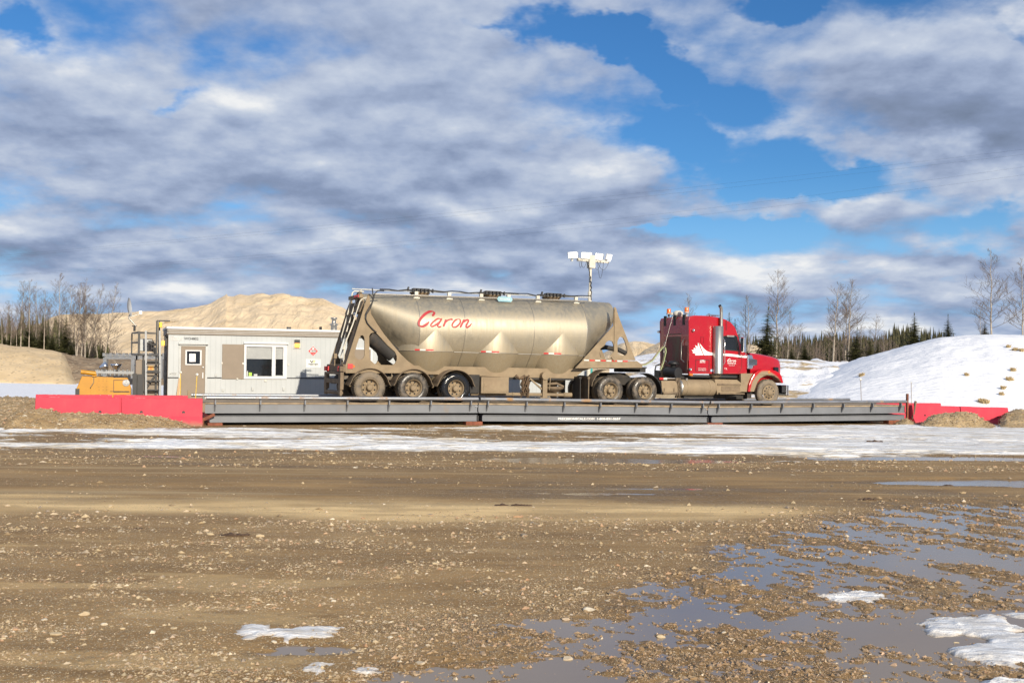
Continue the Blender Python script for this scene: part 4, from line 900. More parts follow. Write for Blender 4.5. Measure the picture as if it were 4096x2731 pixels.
# leaf graphic and stripe
leaf=q5([(808,630),(862,735),(886,802),(768,802),(778,788),(732,772),(745,757),(720,732),(752,735),(750,703),(785,716),(768,668),(808,690)],.19)
leaf=q5([(808,630),(830,690),(876,802),(768,802),(780,786),(733,770),(744,757),(720,731),(753,736),(751,703),(784,716),(769,668),(803,690)],.19)
swo=q5([(826,640),(850,668),(880,710),(920,745),(965,764),(1028,771),(1028,802),(886,802),(862,735)],.19)
m=MB();m.prism(leaf,.187,.195);m.prism(swo,.187,.195);lf=part(cab,'leaf_graphic',m,M['whitep'])
m=MB();m.prism(q5([(1138,780),(1250,785),(1400,806),(1455,812),(1455,838),(1380,832),(1280,820),(1138,808)],.19),.187,.195);part(cab,'white_stripe',m,M['whitep'])
m=MB()
hs=[(1460,812,840),(1550,824,852),(1650,842,870),(1740,862,882),(1832,886,890)]
vs=[];fs=[]
for i,(px,u_,l_) in enumerate(hs):
    ins=float(np.interp(px,[h[0] for h in hp],[h[2] for h in hp]));yy=Y0+ins*.9-.14-.006
    a=t5(px,u_,yy);b=t5(px,l_,yy);vs+=[(a[0],yy,a[1]),(b[0],yy,b[1])]
for i in range(4): fs.append((2*i,2*i+1,2*i+3,2*i+2))
m.add(vs,fs);part(hood,'white_stripe',m,M['whitep'],fix=False)
def lab(s,x,y,h,yp=.19,width=None,mt='whitep',par=None,bold=.0,wk=None):
    a=t5(x,y,yp);k=1/3.3369/108*1.12
    return part(par or cab,'lettering',textmesh(s,h,(a[0],a[1]),yp,bold=bold,width=width),M[mt])
lab('1771',868,905,.105,bold=.004,width=.22)
lab('GVW 63500 KG',862,985,.035,width=.36);lab('TARE 10820 KG',862,1008,.035,width=.36)
lab('TRANSPORT LTD.',1258,918,.045,width=.40,bold=.002);lab('Sherwood Park, AB',1258,943,.03,width=.28)
lab('T.R.',1180,995,.07,width=.14)
cx5=lambda x,y: t5(1200+(x-1100)*.186,850+(y-372)*.21,.19)
part(cab,'company_lettering',script_mesh(cx5,.00060*1.3,lambda x,z:.187),M['whitep'],fix=False)
m=MB();P_=q5([(780,862),(955,862),(955,1020),(780,1020)],.19);x0,z1_=P_[0];x1,z0_=P_[2]
for a,b in (((x0,z0_),(x0,z1_)),((x0,z1_),(x1,z1_)),((x1,z1_),(x1,z0_)),((x1,z0_),(x0,z0_))): m.bar((a[0],.196,a[1]),(b[0],.196,b[1]),.018,.012,up=(0,1,0))
part(cab,'locker_door_seal',m,M['black'])
a=t5(988,1006,.19);m=MB();m.box(a[0]-.045,a[0]+.045,.188,.194,a[1]-.045,a[1]+.045);part(cab,'blue_sticker',m,mat('pale_blue_sticker',(.35,.5,.68),.5))
# door shut lines, window
m=MB()
for l in ([(1395,780),(1392,960),(1375,1010),(1345,1045)],[(1150,740),(1150,1046)],[(845,560),(885,560),(885,640),(845,640),(845,560)]):
    P_=q5(l,.19);m.tube([(a,.197,b) for a,b in P_],.006,4)
part(cab,'shut_lines',m,M['black'])
m=MB();m.prism(q5([(1148,552),(1300,545),(1322,560),(1352,745),(1150,725)],.19),.180,.192);wn_=part(cab,'side_window',m,M['glass'])
m=MB();P_=q5([(1148,550),(1305,542),(1328,560),(1357,748),(1150,728)],.19);m.tube([(a,.188,b) for a,b in P_+[P_[0]]],.016,6);part(wn_,'window_seal',m,M['black'])
m=MB();m.prism(q5([(1148,552),(1300,545),(1322,560),(1352,745),(1150,725)],.19),2.308,2.32);part(cab,'side_window',m,M['glass'])
a=t5(1330,505,.2);b=t5(1412,765,.2);m=MB();e=.03
m.add([(a[0]+e,.40,a[1]),(a[0]+e,2.10,a[1]),(b[0]+e,2.18,b[1]+.05),(b[0]+e,.32,b[1]+.05),(a[0]-.05,.40,a[1]),(a[0]-.05,2.10,a[1]),(b[0]-.05,2.18,b[1]+.05),(b[0]-.05,.32,b[1]+.05)],[(0,1,2,3),(7,6,5,4),(0,4,5,1),(1,5,6,2),(2,6,7,3),(3,7,4,0)]);part(cab,'windscreen',m,M['glass'])
vp=q5([(1290,440),(1330,455),(1370,490),(1402,525),(1330,515),(1308,490)],.2)
m=MB();m.prism(vp,.22,2.28);part(tk,'sun_visor',m,M['chrome'],bevel=.01)
m=MB();m.tube([(t5(1335,520,.2)[0],.15,t5(1335,520,.2)[1]),(t5(1425,530,.05)[0],-.02,t5(1425,530,.05)[1]),(t5(1430,560,.0)[0],-.05,t5(1430,560,.0)[1])],.014,6);part(tk,'mirror_arm',m,M['chrome']);m=MB()
m.tube([(t5(1360,800,.2)[0],.18,t5(1360,800,.2)[1]),(t5(1380,818,.05)[0],.02,t5(1380,818,.05)[1]),(t5(1435,800,.0)[0],-.05,t5(1435,800,.0)[1]),(t5(1438,760,.0)[0],-.05,t5(1438,760,.0)[1])],.014,6)
mr=part(tk,'mirror_arm',m,M['chrome'])
a=t5(1408,560,-.1);b=t5(1445,765,-.1);m=MB();m.box(a[0],b[0]-.02,-.16,.06,b[1],a[1]);part(mr,'mirror_housing',m,M['chrome'],bevel=.03)
m=MB();m.box(a[0],b[0]-.02,2.45,2.66,b[1],a[1]);m.bar((a[0]+.05,2.3,b[1]+.1),(a[0]+.05,2.5,b[1]+.1),.02);part(mr,'mirror_housing',m,M['chrome'],bevel=.03)
m=MB();a=t5(1190,535,.12);b=t5(1285,570,.12);m.box(a[0],b[0],.06,.2,b[1]+.02,a[1]);part(tk,'door_top_light',m,M['alu'],bevel=.02)
m=MB();a=t5(1432,130,.0);b=t5(1436,560,.0);m.tube([(b[0],-.04,b[1]),(a[0],-.04,a[1])],[.012,.006],5);a=t5(1178,335,.2);b=t5(1182,470,.2);m.tube([(b[0],.15,b[1]),(a[0],.15,a[1])],.008,5);part(tk,'aerial',m,M['black'])
# exhaust
m=MB();a=t5(1030,415,.05);b=t5(1140,1048,.05);cxx=(a[0]+b[0])/2;rad=(b[0]-a[0])/2*.96
m.lathe((cxx,.10,0),'z',[(rad,b[1]),(rad,a[1]),(rad-.02,a[1]+.01),(.001,a[1]+.01)],28);ex=part(tk,'exhaust_shield',m,M['alu'])
m=MB();t0=t5(1118,410,.1);t1=t5(1118,230,.1);t2=t5(1112,180,.1);m.tube([(t0[0],.10,t0[1]-.1),(t1[0],.10,t1[1]),(t2[0],.08,t2[1]+.02),(t2[0]-.10,.03,t2[1]+.10)],.062,16,False);part(tk,'exhaust_stack',m,M['alu'])
m=MB();m.tube([(t2[0]-.06,.05,t2[1]+.075),(t2[0]-.098,.032,t2[1]+.099)],.056,16);part(ex,'stack_mouth',m,M['black'])
m=MB();q=[t5(1145,565,.1),t5(1170,600,.05),t5(1172,900,.05),t5(1145,950,.1)];m.tube([(q[0][0],.19,q[0][1]),(q[1][0],.08,q[1][1]),(q[2][0],.08,q[2][1]),(q[3][0],.19,q[3][1])],.016,6);part(tk,'grab_handle',m,M['chrome'])
m=MB();a=t5(990,1050,.2);m.lathe((t5(1055,1070,.25)[0],.35,a[1]-.16),'z',[(.12,0),(.22,.06),(.24,.18)],20);part(tk,'exhaust_elbow',m,M['mudd'])
# hood side vent
m=MB();P_=q5([(1470,800),(1535,800),(1545,845),(1600,865),(1598,935),(1545,945),(1540,985),(1470,985)],.1);m.prism(P_,.10,.28);va=part(tk,'side_air_intake',m,M['chrome'],bevel=.03)
m=MB()
for k in range(5):
    a=t5(1492,858+k*17,.1);b=t5(1594,866+k*16,.1);m.bar((a[0],.092,a[1]),(b[0],.092,b[1]),.012,.035)
part(va,'intake_slats',m,M['black'])
# steer and drive wheels
wheel(tk,sx_,.06,.515,1,M['tyre_mud'],deep=False,dual=False);wheel(tk,sx_,2.44,.515,-1,M['tyre_mud'],deep=False,dual=False)
for x,t_ in ((9.02,'tyre_mid'),(10.47,'tyre_mid')):
    wheel(tk,x,0,.515,1,M[t_]);wheel(tk,x,2.55,.515,-1,M['tyre_mud'])
    m=MB();m.tube([(x,.5,.5),(x,2.1,.5)],.09,12);m.lathe((x,1.25,.5),'x',[(.001,-.2),(.16,-.15),(.2,0),(.16,.15),(.001,.2)],16);part(tk,'axle',m,M['dark'])
m=MB();m.tube([(sx_,.3,.5),(sx_,2.2,.5)],.08,10);part(tk,'axle',m,M['dark'])
m=MB();m.box(8.3,16.7,.82,.90,.72,1.0);m.box(8.3,16.7,1.60,1.68,.72,1.0)
for x in (8.4,9.6,11.2,12.6,14.0): m.box(x,x+.12,.90,1.60,.75,.95)
m.box(12.9,16.2,.6,1.9,.45,.95);part(tk,'chassis_frame',m,M['dark'])
m=MB();m.lathe((9.75,1.25,0),'z',[(.001,1.17),(.5,1.17),(.52,1.10),(.4,1.02),(.001,1.0)],28);m.box(9.3,10.2,.8,1.7,.98,1.08);part(tk,'fifth_wheel',m,M['dark'])
for (yy0,yy1) in ((.0,.60),(1.95,2.55)):
    m=MB();x=10.47;n=16
    arc=[(x+.72*math.cos(a),.50+.68*math.sin(a)) for a in [math.radians(100-108*k/n) for k in range(n+1)]]
    inner=[(px+(x-px)*.03,pz+(.50-pz)*.03) for px,pz in arc];m.prism(arc+inner[::-1],yy0,yy1);part(tk,'quarter_fender',m,M['black'])
# side tanks and lockers
a=t5(575,1122,.1);b=t5(1052,1352,.1);zc=(a[1]+b[1])/2;R_=(a[1]-b[1])/2;xa_,xb_=a[0]+.0,b[0]
m=MB();m.lathe((0,.04+R_,zc),'x',[(.001,xa_),(R_*.75,xa_),(R_*.95,xa_+.03),(R_,xa_+.08),(R_,xb_-.08),(R_*.95,xb_-.03),(R_*.75,xb_),(.001,xb_)],36);ft=part(tk,'fuel_tank',m,M['mudp'])
m=MB()
for xx in (xa_+.30,xb_-.32): m.lathe((0,.04+R_,zc),'x',[(R_+.012,xx),(R_+.012,xx+.06)],36);m.lathe((0,.04+R_,zc),'x',[(R_+.001,xx-.005),(R_+.012,xx)],36)
part(ft,'tank_strap',m,M['mudp'])
m=MB();m.lathe((0,.04+R_,zc),'x',[(R_*.60,xa_-.006),(R_*.80,xa_-.004),(R_*.97,xa_+.026),(R_+.004,xa_+.07),(R_+.004,xa_+.10)],36);m.cyl((xa_+.34,.22,zc+R_*.85),(xa_+.34,.20,zc+R_+.05),.05,12);part(ft,'bright_tank_end',m,M['alu'])
m=MB();m.box(xa_+.2,xb_-.1,.15,.8,zc-R_-.08,zc-R_-.01);m.tube([(xa_+.25,.6,zb_-.15),(xb_+.2,.6,zb_-.13)],.05,8);part(tk,'tank_bracket',m,M['dark'])
P_=q5([(315,1142),(500,1142),(515,1160),(535,1200),(535,1328),(340,1328),(325,1250)],.06);m=MB();m.prism(P_,.05,.62);lk=part(tk,'side_locker',m,M['mudp'],bevel=.015)
m=MB();a=t5(340,1300,.04);b=t5(530,1320,.04);m.box(a[0],b[0],.0,.05,b[1],a[1]+.02)
for px in (352,482): a=t5(px,1240,.04);b=t5(px+12,1285,.04);m.box(a[0],b[0],.03,.05,b[1],a[1])
part(lk,'latch',m,M['mudd'])
rr=random.Random(9);m=MB()
for k in range(9):
    x=t5(545,1200,.1)[0]+rr.uniform(-.09,.10);z0_=rr.uniform(.25,.5)
    m.tube([(x+.03*math.sin(j*2+k),.12+.03*math.cos(j*1.7+k),1.02+(z0_-1.02)*j/8) for j in range(9)],.018,5)
part(tk,'hanging_chains',m,M['mudd'])
P_=q5([(1030,1125),(1060,1122),(1330,1130),(1375,1165),(1390,1175),(1390,1290),(1365,1300),(1110,1325),(1065,1325)],.1);m=MB();m.prism(P_,.10,.72);st_=part(tk,'step_box',m,M['mudp'],bevel=.02)
m=MB();a=t5(1065,1180,.1);b=t5(1372,1320,.1);m.box(a[0],b[0],.06,.10,a[1]-.06,a[1]);m.box(a[0]+.05,b[0]+.12,-.02,.10,b[1]-.01,b[1]+.04);m.box(a[0]+.2,b[0]-.03,.085,.10,b[1]+.10,a[1]-.10);part(st_,'step_tread',m,M['mudd'])
m=MB();a=t5(690,1060,.2);b=t5(1380,1100,.2);m.box(a[0]+.1,b[0]+.05,.35,2.15,b[1]-.02,a[1]);part(tk,'cab_floor',m,M['black'])
m=MB();a=t5(718,1060,.2);m.box(a[0]-.06,a[0]+.08,.22,.34,a[1]-.04,a[1]+.03);part(tk,'sill_lamp',m,M['amber'])
m=MB();a=t5(1475,1295,.2);b=t5(1530,1375,.2);m.box(a[0],b[0],.25,.6,b[1],a[1]);m.box(13.6,15.4,.5,2.0,.24,.5);part(tk,'wheel_splash_flap',m,M['dark'])
# behind the cab: air cleaner, cylinder, deck plate with tape, air hoses
m=MB();a=t5(500,1030,.7);m.tube([(a[0]-.15,1.05,a[1]+.0),(a[0]-.02,.42,a[1]-.02)],.21,22);m.lathe((a[0]-.05,.75,a[1]+.17),'z',[(.1,0),(.1,.12),(.21,.13),(.21,.19),(.14,.26),(.001,.28)],20);m.bar((a[0]+.05,.5,a[1]-.1),(a[0]+.08,.5,.9),.06);part(tk,'air_cleaner',m,M['black'])
m=MB();a=t5(348,960,1.2);m.cyl((a[0],1.25,a[1]-.45),(a[0]+.02,1.2,a[1]-.02),.10,14);m.cyl((a[0]+.02,1.2,a[1]-.02),(a[0]+.02,1.2,a[1]+.06),.13,14);part(tk,'filter_canister',m,M['mudd'])
m=MB();a=t5(248,960,2.3);m.tube([(a[0]+.2,2.3,a[1]+.12),(a[0],2.3,a[1]+.06),(a[0]-.05,2.3,a[1]-.12),(a[0]+.1,2.3,a[1]-.28),(a[0]+.3,2.3,a[1]-.3)],.03,6);m.box(xr-.25,xr,1.9,2.3,.95,1.3);part(tk,'far_side_fittings',m,M['black'])
a=t5(300,1108,.3);m=MB();m.box(a[0]-.05,a[0]+.75,.28,2.2,.96,1.0);part(tk,'rear_deck_plate',m,M['mudd'])
m=MB();m.box(a[0]-.04,a[0]+.14,.27,.279,.945,1.02);part(tk,'reflective_tape',m,M['tape_r']);m=MB();m.box(a[0]+.14,a[0]+.30,.27,.279,.945,1.02);part(tk,'reflective_tape',m,M['tape_w'])
hs_=[t5(0,935,1.2),t5(90,935,1.2),t5(190,880,1.2),t5(280,760,1.2),t5(340,690,1.2),t5(365,700,1.2),t5(372,760,1.2),t5(340,900,1.2),t5(300,1000,1.2)]
for dy,mm,k in ((0,mat('pale_green_hose',(.36,.42,.22),.5),0),(.06,M['mudp'],.03)):
    m=MB();m.tube([(x,1.15+dy,z+k) for x,z in hs_],.020,6);part(tk,'air_hose',m,mm)
m=MB();a=t5(356,690,1.2);m.tube([(a[0],1.18,a[1]),(a[0]+.35,1.18,a[1]+1.2)],.008,4);part(tk,'hose_tether',m,M['alu'])
# roof beacons, dome, horns
zr=zt_
for (px,py,yy,nm) in ((418,215,2.15,'beacon'),(655,195,.75,'beacon')):
    a=t5(px,py,yy);m=MB();m.lathe((a[0],yy,a[1]-.26),'z',[(.04,0),(.04,.12),(.10,.12),(.10,.17),(.001,.171)],18);b_=part(tk,'beacon_base',m,M['offw'])
    m=MB();m.lathe((a[0],yy,a[1]-.09),'z',[(.085,0),(.082,.15),(.07,.18),(.001,.185)],18);part(b_,'beacon_lens',m,M['amber'])
a=t5(542,225,1.4);m=MB();m.lathe((a[0],1.4,a[1]-.12),'z',[(.12,-.1),(.20,0),(.205,.06),(.17,.13),(.09,.17),(.001,.175)],24);part(tk,'satellite_dome',m,M['cream'])
a=t5(465,245,2.0);m=MB();m.lathe((a[0],2.0,a[1]-.06),'z',[(.12,0),(.12,.04),(.07,.09),(.001,.1)],18);m.bar((a[0]-.1,1.3,a[1]-.12),(a[0]+.1,2.2,a[1]-.12),.05);part(tk,'roof_antenna_puck',m,M['cream'])
m=MB();a=t5(960,265,.9);b=t5(1090,270,.9);m.tube([(a[0],.9,a[1]),(b[0],.9,b[1]-.02)],.03,10);m.tube([(a[0],1.1,a[1]),(b[0],1.1,b[1]-.02)],.03,10);m.cyl((a[0]-.05,.9,a[1]),(a[0],.9,a[1]),.06,10);m.box(a[0],a[0]+.05,.85,1.15,a[1]-.1,a[1]);part(tk,'air_horn',m,M['chrome'])
for px,py in ((745,470),(705,992)):
    a=t5(px,py,.15);m=MB();m.lathe((a[0],.10,a[1]),'y',[(.001,-.02),(.045,-.01),(.06,.02),(.05,.10)],16);part(tk,'side_work_lamp',m,M['chrome'])
a=t5(283,490,2.35);m=MB();m.lathe((a[0],2.4,a[1]),'y',[(.05,-.1),(.06,-.02),(.045,.0),(.001,.01)],14);part(tk,'side_work_lamp',m,M['chrome'])
# ================================================================ office
of=thing('site_office','long pale grey portable office trailer with brown door and brown roof band','building',BD,(9,1.5,0))
LB=18.6
m=MB();m.box(0,LB,0,3.0,.0,3.06);wall=part(of,'wall',m,M['wall'])
m=MB();m.box(-.06,LB+.06,-.06,3.06,3.05,3.07);m.box(-.05,LB+.05,-.05,-.0,3.07,3.26);m.box(-.05,-.0,-.05,3.05,3.07,3.26);m.box(LB,LB+.05,-.05,3.05,3.07,3.26);rf=part(of,'roof_band',m,M['brown'])
m=MB()
for z in (3.085,3.14,3.20): m.box(-.062,LB+.06,-.062,-.051,z,z+.014)
part(rf,'band_rib',m,M['offw'])
m=MB();m.box(-.08,LB+.08,-.08,3.08,3.261,3.35);part(of,'roof',m,M['white'])
m=MB();m.box(0,.0-.014,.0,3.0,.0,3.05);m.box(-.014,-.002,0.02,3.0,.02,3.04);part(of,'end_wall_cladding',m,M['brown'])
m=MB();m.box(-.02,.44,-.012,-.002,1.315,1.36);m.box(1.47,2.04,-.012,-.002,1.315,1.36);m.box(4.62,LB,-.012,-.002,1.315,1.36);part(wall,'dark_stripe',m,M['blackp'])
m=MB();m.box(LB-.1,LB+.01,-.02,.1,0,3.05);part(of,'teal_corner_trim',m,mat('teal_paint',(.03,.30,.29),.5))
# door
m=MB();m.box(.48,1.40,-.03,-.003,.52,2.59);dr=part(of,'door',m,M['brown'],bevel=.008)
m=MB();m.box(.40,.475,-.05,-.002,.5,2.63);m.box(1.405,1.48,-.05,-.002,.5,2.63);m.box(.40,1.48,-.05,-.002,2.595,2.66);m.box(.38,1.50,-.13,-.002,2.66,2.72);part(of,'door_frame',m,M['offw'])
m=MB();m.box(.64,1.26,-.045,-.031,1.84,2.44);dw=part(dr,'window',m,M['white'],bevel=.005)
m=MB();m.box(.70,1.20,-.050,-.046,1.89,2.39);part(dw,'pane',m,M['glass'])
m=MB();m.box(.79,1.03,-.054,-.051,1.97,2.29);pn=part(dw,'notice',m,M['paper'])
part(dw,'notice_lettering',textmesh("Trucker's",.035,(.91,2.20),-.056,width=.17),M['redp']);part(dw,'notice_lettering',textmesh("Entrance",.035,(.91,2.145),-.056,width=.16),M['redp'])
m=MB();m.box(1.29,1.335,-.075,-.031,1.32,1.55);m.cyl((1.32,-.08,1.76),(1.32,-.03,1.76),.03,12);part(dr,'door_handle',m,M['white'],bevel=.006)
# window, shutter
m=MB()
m.box(2.90,4.62,-.05,-.002,2.60,2.70);m.box(2.90,4.62,-.05,-.002,1.30,1.41);m.box(2.90,3.0,-.05,-.002,1.41,2.60);m.box(4.01,4.16,-.052,-.002,1.41,2.60);m.box(4.46,4.62,-.05,-.002,1.41,2.60);m.box(2.88,4.66,-.12,-.002,2.72,2.79)
wd=part(of,'window',m,M['white'],bevel=.006)
m=MB();m.box(3.0,4.01,-.012,-.003,1.41,2.60);part(wd,'pane',m,M['glass']);m=MB();m.box(4.16,4.46,-.012,-.003,1.45,2.60);part(wd,'pane',m,M['glass'])
m=MB()
for k in range(15):
    z=2.57-k*.031;m.box(3.01,4.0,-.022,-.016,z-.022,z);m.box(4.17,4.45,-.022,-.016,z-.022,z)
part(wd,'blinds',m,M['offw'])
m=MB();m.box(3.10,3.22,-.02,-.013,1.42,1.56);part(wd,'green_bottle',m,mat('lime_green',(.35,.62,.05),.4));m=MB();m.box(3.30,3.44,-.02,-.013,1.42,1.50);m.box(3.02,3.07,-.02,-.013,1.42,1.62);part(wd,'sill_clutter',m,M['offw'])
m=MB();m.box(2.05,2.895,-.035,-.003,1.29,2.69);sh=part(of,'shutter',m,M['brown'],bevel=.008)
m=MB();m.box(2.03,2.07,-.06,-.036,1.90,1.96);m.box(2.84,2.9,-.05,-.036,1.89,1.95);m.box(2.62,2.68,-.06,-.036,1.28,1.33);part(sh,'latch',m,M['alu'])
m=MB();m.box(4.66,4.70,-.05,-.002,1.86,1.93);m.box(3.72,3.80,-.05,-.002,1.20,1.27);part(of,'shutter_catch',m,M['alu'])
# lamps
M['lamp']=mat('lit_amber_lamp',(.9,.4,.06),.4,emit=(1.,.38,.05,1),es=1.6)
m=MB();m.box(4.87,5.17,-.03,-.002,2.54,2.95);wl=part(of,'wall_lamp',m,M['offw'],bevel=.006)
m=MB();m.box(4.91,5.13,-.10,-.03,2.77,2.92);part(wl,'lamp_hood',m,M['black'],bevel=.01);m=MB();m.box(4.92,5.12,-.13,-.03,2.60,2.77);part(wl,'lit_lens',m,M['lamp'],bevel=.02)
m=MB();m.box(-.12,-.015,.35,.65,2.58,2.96);wl=part(of,'wall_lamp',m,M['black'],bevel=.01);m=MB();m.box(-.24,-.121,.37,.62,2.60,2.80);part(wl,'lit_lens',m,M['lamp'],bevel=.02)
# placard
m=MB();c_=(5.69,2.46);d_=.205
def diamond(y0,y1,d): 
    m=MB();m.prism([(c_[0],c_[1]-d),(c_[0]+d,c_[1]),(c_[0],c_[1]+d),(c_[0]-d,c_[1])],y0,y1);return m
pl_=part(of,'hazard_placard',diamond(-.008,-.003,.215),M['white']);part(pl_,'red_field',diamond(-.012,-.009,.20),M['redp'])
m=MB();m.box(5.57,5.81,-.016,-.013,2.41,2.51);part(pl_,'number_panel',m,M['white']);part(pl_,'number',textmesh('1978',.07,(5.69,2.425),-.019,width=.20,bold=.002),M['blackp'])
m=MB();m.prism([(5.65,2.53),(5.73,2.53),(5.745,2.57),(5.715,2.62),(5.70,2.59),(5.68,2.63),(5.64,2.57)],-.016,-.013);part(pl_,'flame_symbol',m,M['white']);part(pl_,'class_number',textmesh('2',.06,(5.69,2.30),-.015),M['white'])
# company boards
m=MB();m.box(5.40,6.01,-.01,-.003,1.78,2.13);sg=part(of,'company_board',m,mat('board_white',(.62,.63,.60),.5))
m=MB();m.prism([(5.56,2.08),(5.60,2.08),(5.64,2.0),(5.68,2.08),(5.715,2.08),(5.66,1.97),(5.62,1.97)],-.015,-.011);part(sg,'logo_letter',m,M['blackp'])
m=MB();[m.prism([(5.72-.012*k,2.08-.04*k),(5.79-.012*k,2.08-.04*k),(5.78-.012*k,2.055-.04*k),(5.71-.012*k,2.055-.04*k)],-.015,-.011) for k in range(3)];part(sg,'logo_letter',m,mat('olive_print',(.42,.45,.05),.5))
part(sg,'board_lettering',textmesh('VERTEX',.05,(5.70,1.89),-.015,width=.42,bold=.003),M['blackp']);part(sg,'board_lettering',textmesh('1-877-930-6600',.018,(5.70,1.85),-.015,width=.26),M['blackp'])
m=MB();m.box(.09,.55,-.008,-.003,2.80,2.97);sg=part(of,'maker_sign',m,mat('sign_grey',(.50,.51,.50),.5))
part(sg,'sign_lettering',textmesh('TRU-CO',.07,(.32,2.87),-.012,width=.40),mat('grey_print',(.30,.31,.31),.5));part(sg,'sign_lettering',textmesh('Structures Inc.',.03,(.32,2.82),-.012,width=.34),mat('grey_print2',(.33,.34,.34),.5))
part(of,'unit_number',textmesh('WO4802',.095,(.86,2.84),-.006,width=.55,bold=.003),M['blackp'])
m=MB();m.box(.05,.34,-.008,-.003,1.43,1.55);sg=part(of,'direction_sign',m,M['offw']);part(sg,'sign_lettering',textmesh('DIRECTION',.03,(.22,1.50),-.012,width=.19),M['blackp']);part(sg,'sign_lettering',textmesh('OF TRAVEL',.03,(.22,1.455),-.012,width=.17),M['blackp'])
m=MB();m.prism([(.06,1.49),(.09,1.515),(.09,1.498),(.11,1.498),(.11,1.482),(.09,1.482),(.09,1.465)],-.012,-.009);part(sg,'arrow',m,M['blackp'])
for (x,z,h_) in ((1.82,1.46,.14),(2.1,.86,.13),(3.26,.90,.14),(4.50,.90,.14),(6.3,1.40,.16),(6.35,.85,.14)):
    m=MB();m.box(x-.04,x+.04,-.05,-.002,z-h_/2,z+h_/2);part(of,'outlet_cover',m,M['offw'],bevel=.01)
# things on the roof
m=MB();m.lathe((6.71,.8,3.34),'z',[(.13,0),(.13,.24),(.19,.26),(.19,.29),(.09,.32),(.09,.50),(.155,.52),(.13,.57),(.001,.58)],20);part(of,'flue',m,M['alu'])
for (x,w_,h_,mm) in ((4.73,.16,.11,'black'),(6.05,.08,.15,'dark')):
    m=MB();m.box(x-w_/2,x+w_/2,.2,.4,3.34,3.34+h_);part(of,'roof_vent',m,M[mm],bevel=.01)
# second, shuttered window seen through the trailer frame
m=MB();m.box(7.15,8.20,-.04,-.002,1.55,1.62);m.box(7.15,8.20,-.04,-.002,2.55,2.62);m.box(7.15,7.22,-.04,-.002,1.62,2.55);m.box(8.12,8.20,-.04,-.002,1.62,2.55);wd=part(of,'window',m,M['white'])
m=MB();m.box(7.22,8.12,-.02,-.003,2.08,2.55);part(wd,'blinds',m,M['brown']);m=MB();m.box(7.22,8.12,-.02,-.003,1.62,2.07);part(wd,'pane',m,M['glass'])
# loose boards leaning by the door
m=MB();m.bar((.30,-.35,.3),(.43,-.06,1.33),.05,.03);m.bar((.36,-.32,.3),(.46,-.06,1.28),.05,.03);solo('leaning_boards',m,mat('raw_wood',(.50,.34,.20),.8),'two thin wooden boards leaning beside the brown office door','boards',BD,(.36,-.3,.3))
# ================================================================ access platform with ladder, dish
pf=thing('access_platform','black steel stair platform with grey ladder at the left end of the office','platform',BD,(-1.2,.8,0))
def B10(x,y,pl=.3): q=b10(x,y,pl);return Vector((q[0],pl,q[1]))
m=MB()
x0,x1=B10(190,600).x,B10(640,600).x;zt2=B10(190,550).z;zf2=B10(190,890).z;y0,y1=.3,1.9
def post(x,y,za,zb,w_=.055): m.bar((x,y,za),(x,y,zb),w_)
xm=B10(280,600).x;xd=B10(350,900).x
for (x,y) in ((x0+.25,y0),(x0,y1)): post(x,y,zf2,zt2)
post(xm,y0,zf2,zt2,.06)
xp=B10(550,600).x
for z in (zt2,(zt2+zf2)/2+.05,zf2+.02):
    m.bar((x0,y1,z),(xp,y1,z),.05);m.bar((x0+.02,y1,z),(x0+.25,y0,z),.05)
m.bar((x0+.25,y0,zt2),(xm,y0,zt2),.05);m.bar((xm,y0,zt2),(xp,y0,zt2-.04),.05);m.bar((xm,y0,zf2),(x1,y0,zf2),.07);m.bar((x0+.25,y0,zf2),(xm,y0,zf2),.07)
m.box(x0+.1,x1,y0,y1,zf2-.03,zf2+.01)
hi=B10(550,380).z
post(xp,y0+.1,0,hi,.07);post(xp+.12,y0+.9,0,hi,.06);post(B10(600,380).x,y0+.5,zf2,hi,.05);m.bar((xp,y0+.1,hi),(B10(750,390).x,y0+.1,hi),.05)
post(xd,y0+.1,0,zf2,.07);post(B10(265,900).x,y1,zf2-.3,zf2,.06);post(B10(200,1200).x+.05,y0,0,B10(200,1170).z,.16);post(B10(300,1200).x,y0+.1,0,B10(300,1180).z,.2)
m.bar((B10(355,1440).x,y0+.05,B10(355,1440).z),(B10(590,1100).x,y0+.05,B10(590,1100).z),.06)
for yy in (990,1135,1278,1418): m.bar(B10(365,yy,.35),B10(590,yy,.35),.05)
part(pf,'frame',m,M['black'])
m=MB()
a,b=B10(385,530,.15),B10(393,1500,.1);m.bar(a,(b.x,b.y,.1),.075,.04);a,b=B10(594,530,.15),B10(606,1500,.1);m.bar(a,(b.x,b.y,.1),.075,.04)
ldr=part(pf,'ladder',m,M['ladd'])
for yy in (1025,1153,1283,1412): 
    m=MB();m.bar(B10(390,yy,.12),B10(600,yy,.12),.045,.03);part(ldr,'rung',m,M['black'])
m=MB();a=B10(290,655,.9);b=B10(490,840,.9);m.box(a.x,b.x,.9,1.4,b.z,a.z);bx_=part(pf,'equipment_box',m,M['mudp'])
m=MB()
for k in range(9):
    z=b.z+(a.z-b.z)*(k+.3)/9;m.box(a.x+.03,b.x-.03,.885,.899,z,z+.05)
part(bx_,'louvre',m,M['offw'])
m=MB();a=B10(235,970,.5);b=B10(580,1500,.5);m.box(a.x,b.x,.5,1.7,0,a.z);cb=part(pf,'brown_cabinet',m,M['brown'],bevel=.02)
m=MB();a=B10(425,1060,.48);b=B10(500,1118,.48);m.box(a.x,b.x,.485,.498,b.z,a.z);part(cb,'warning_sign',m,mat('warning_orange',(.75,.42,.06),.5))
m=MB()
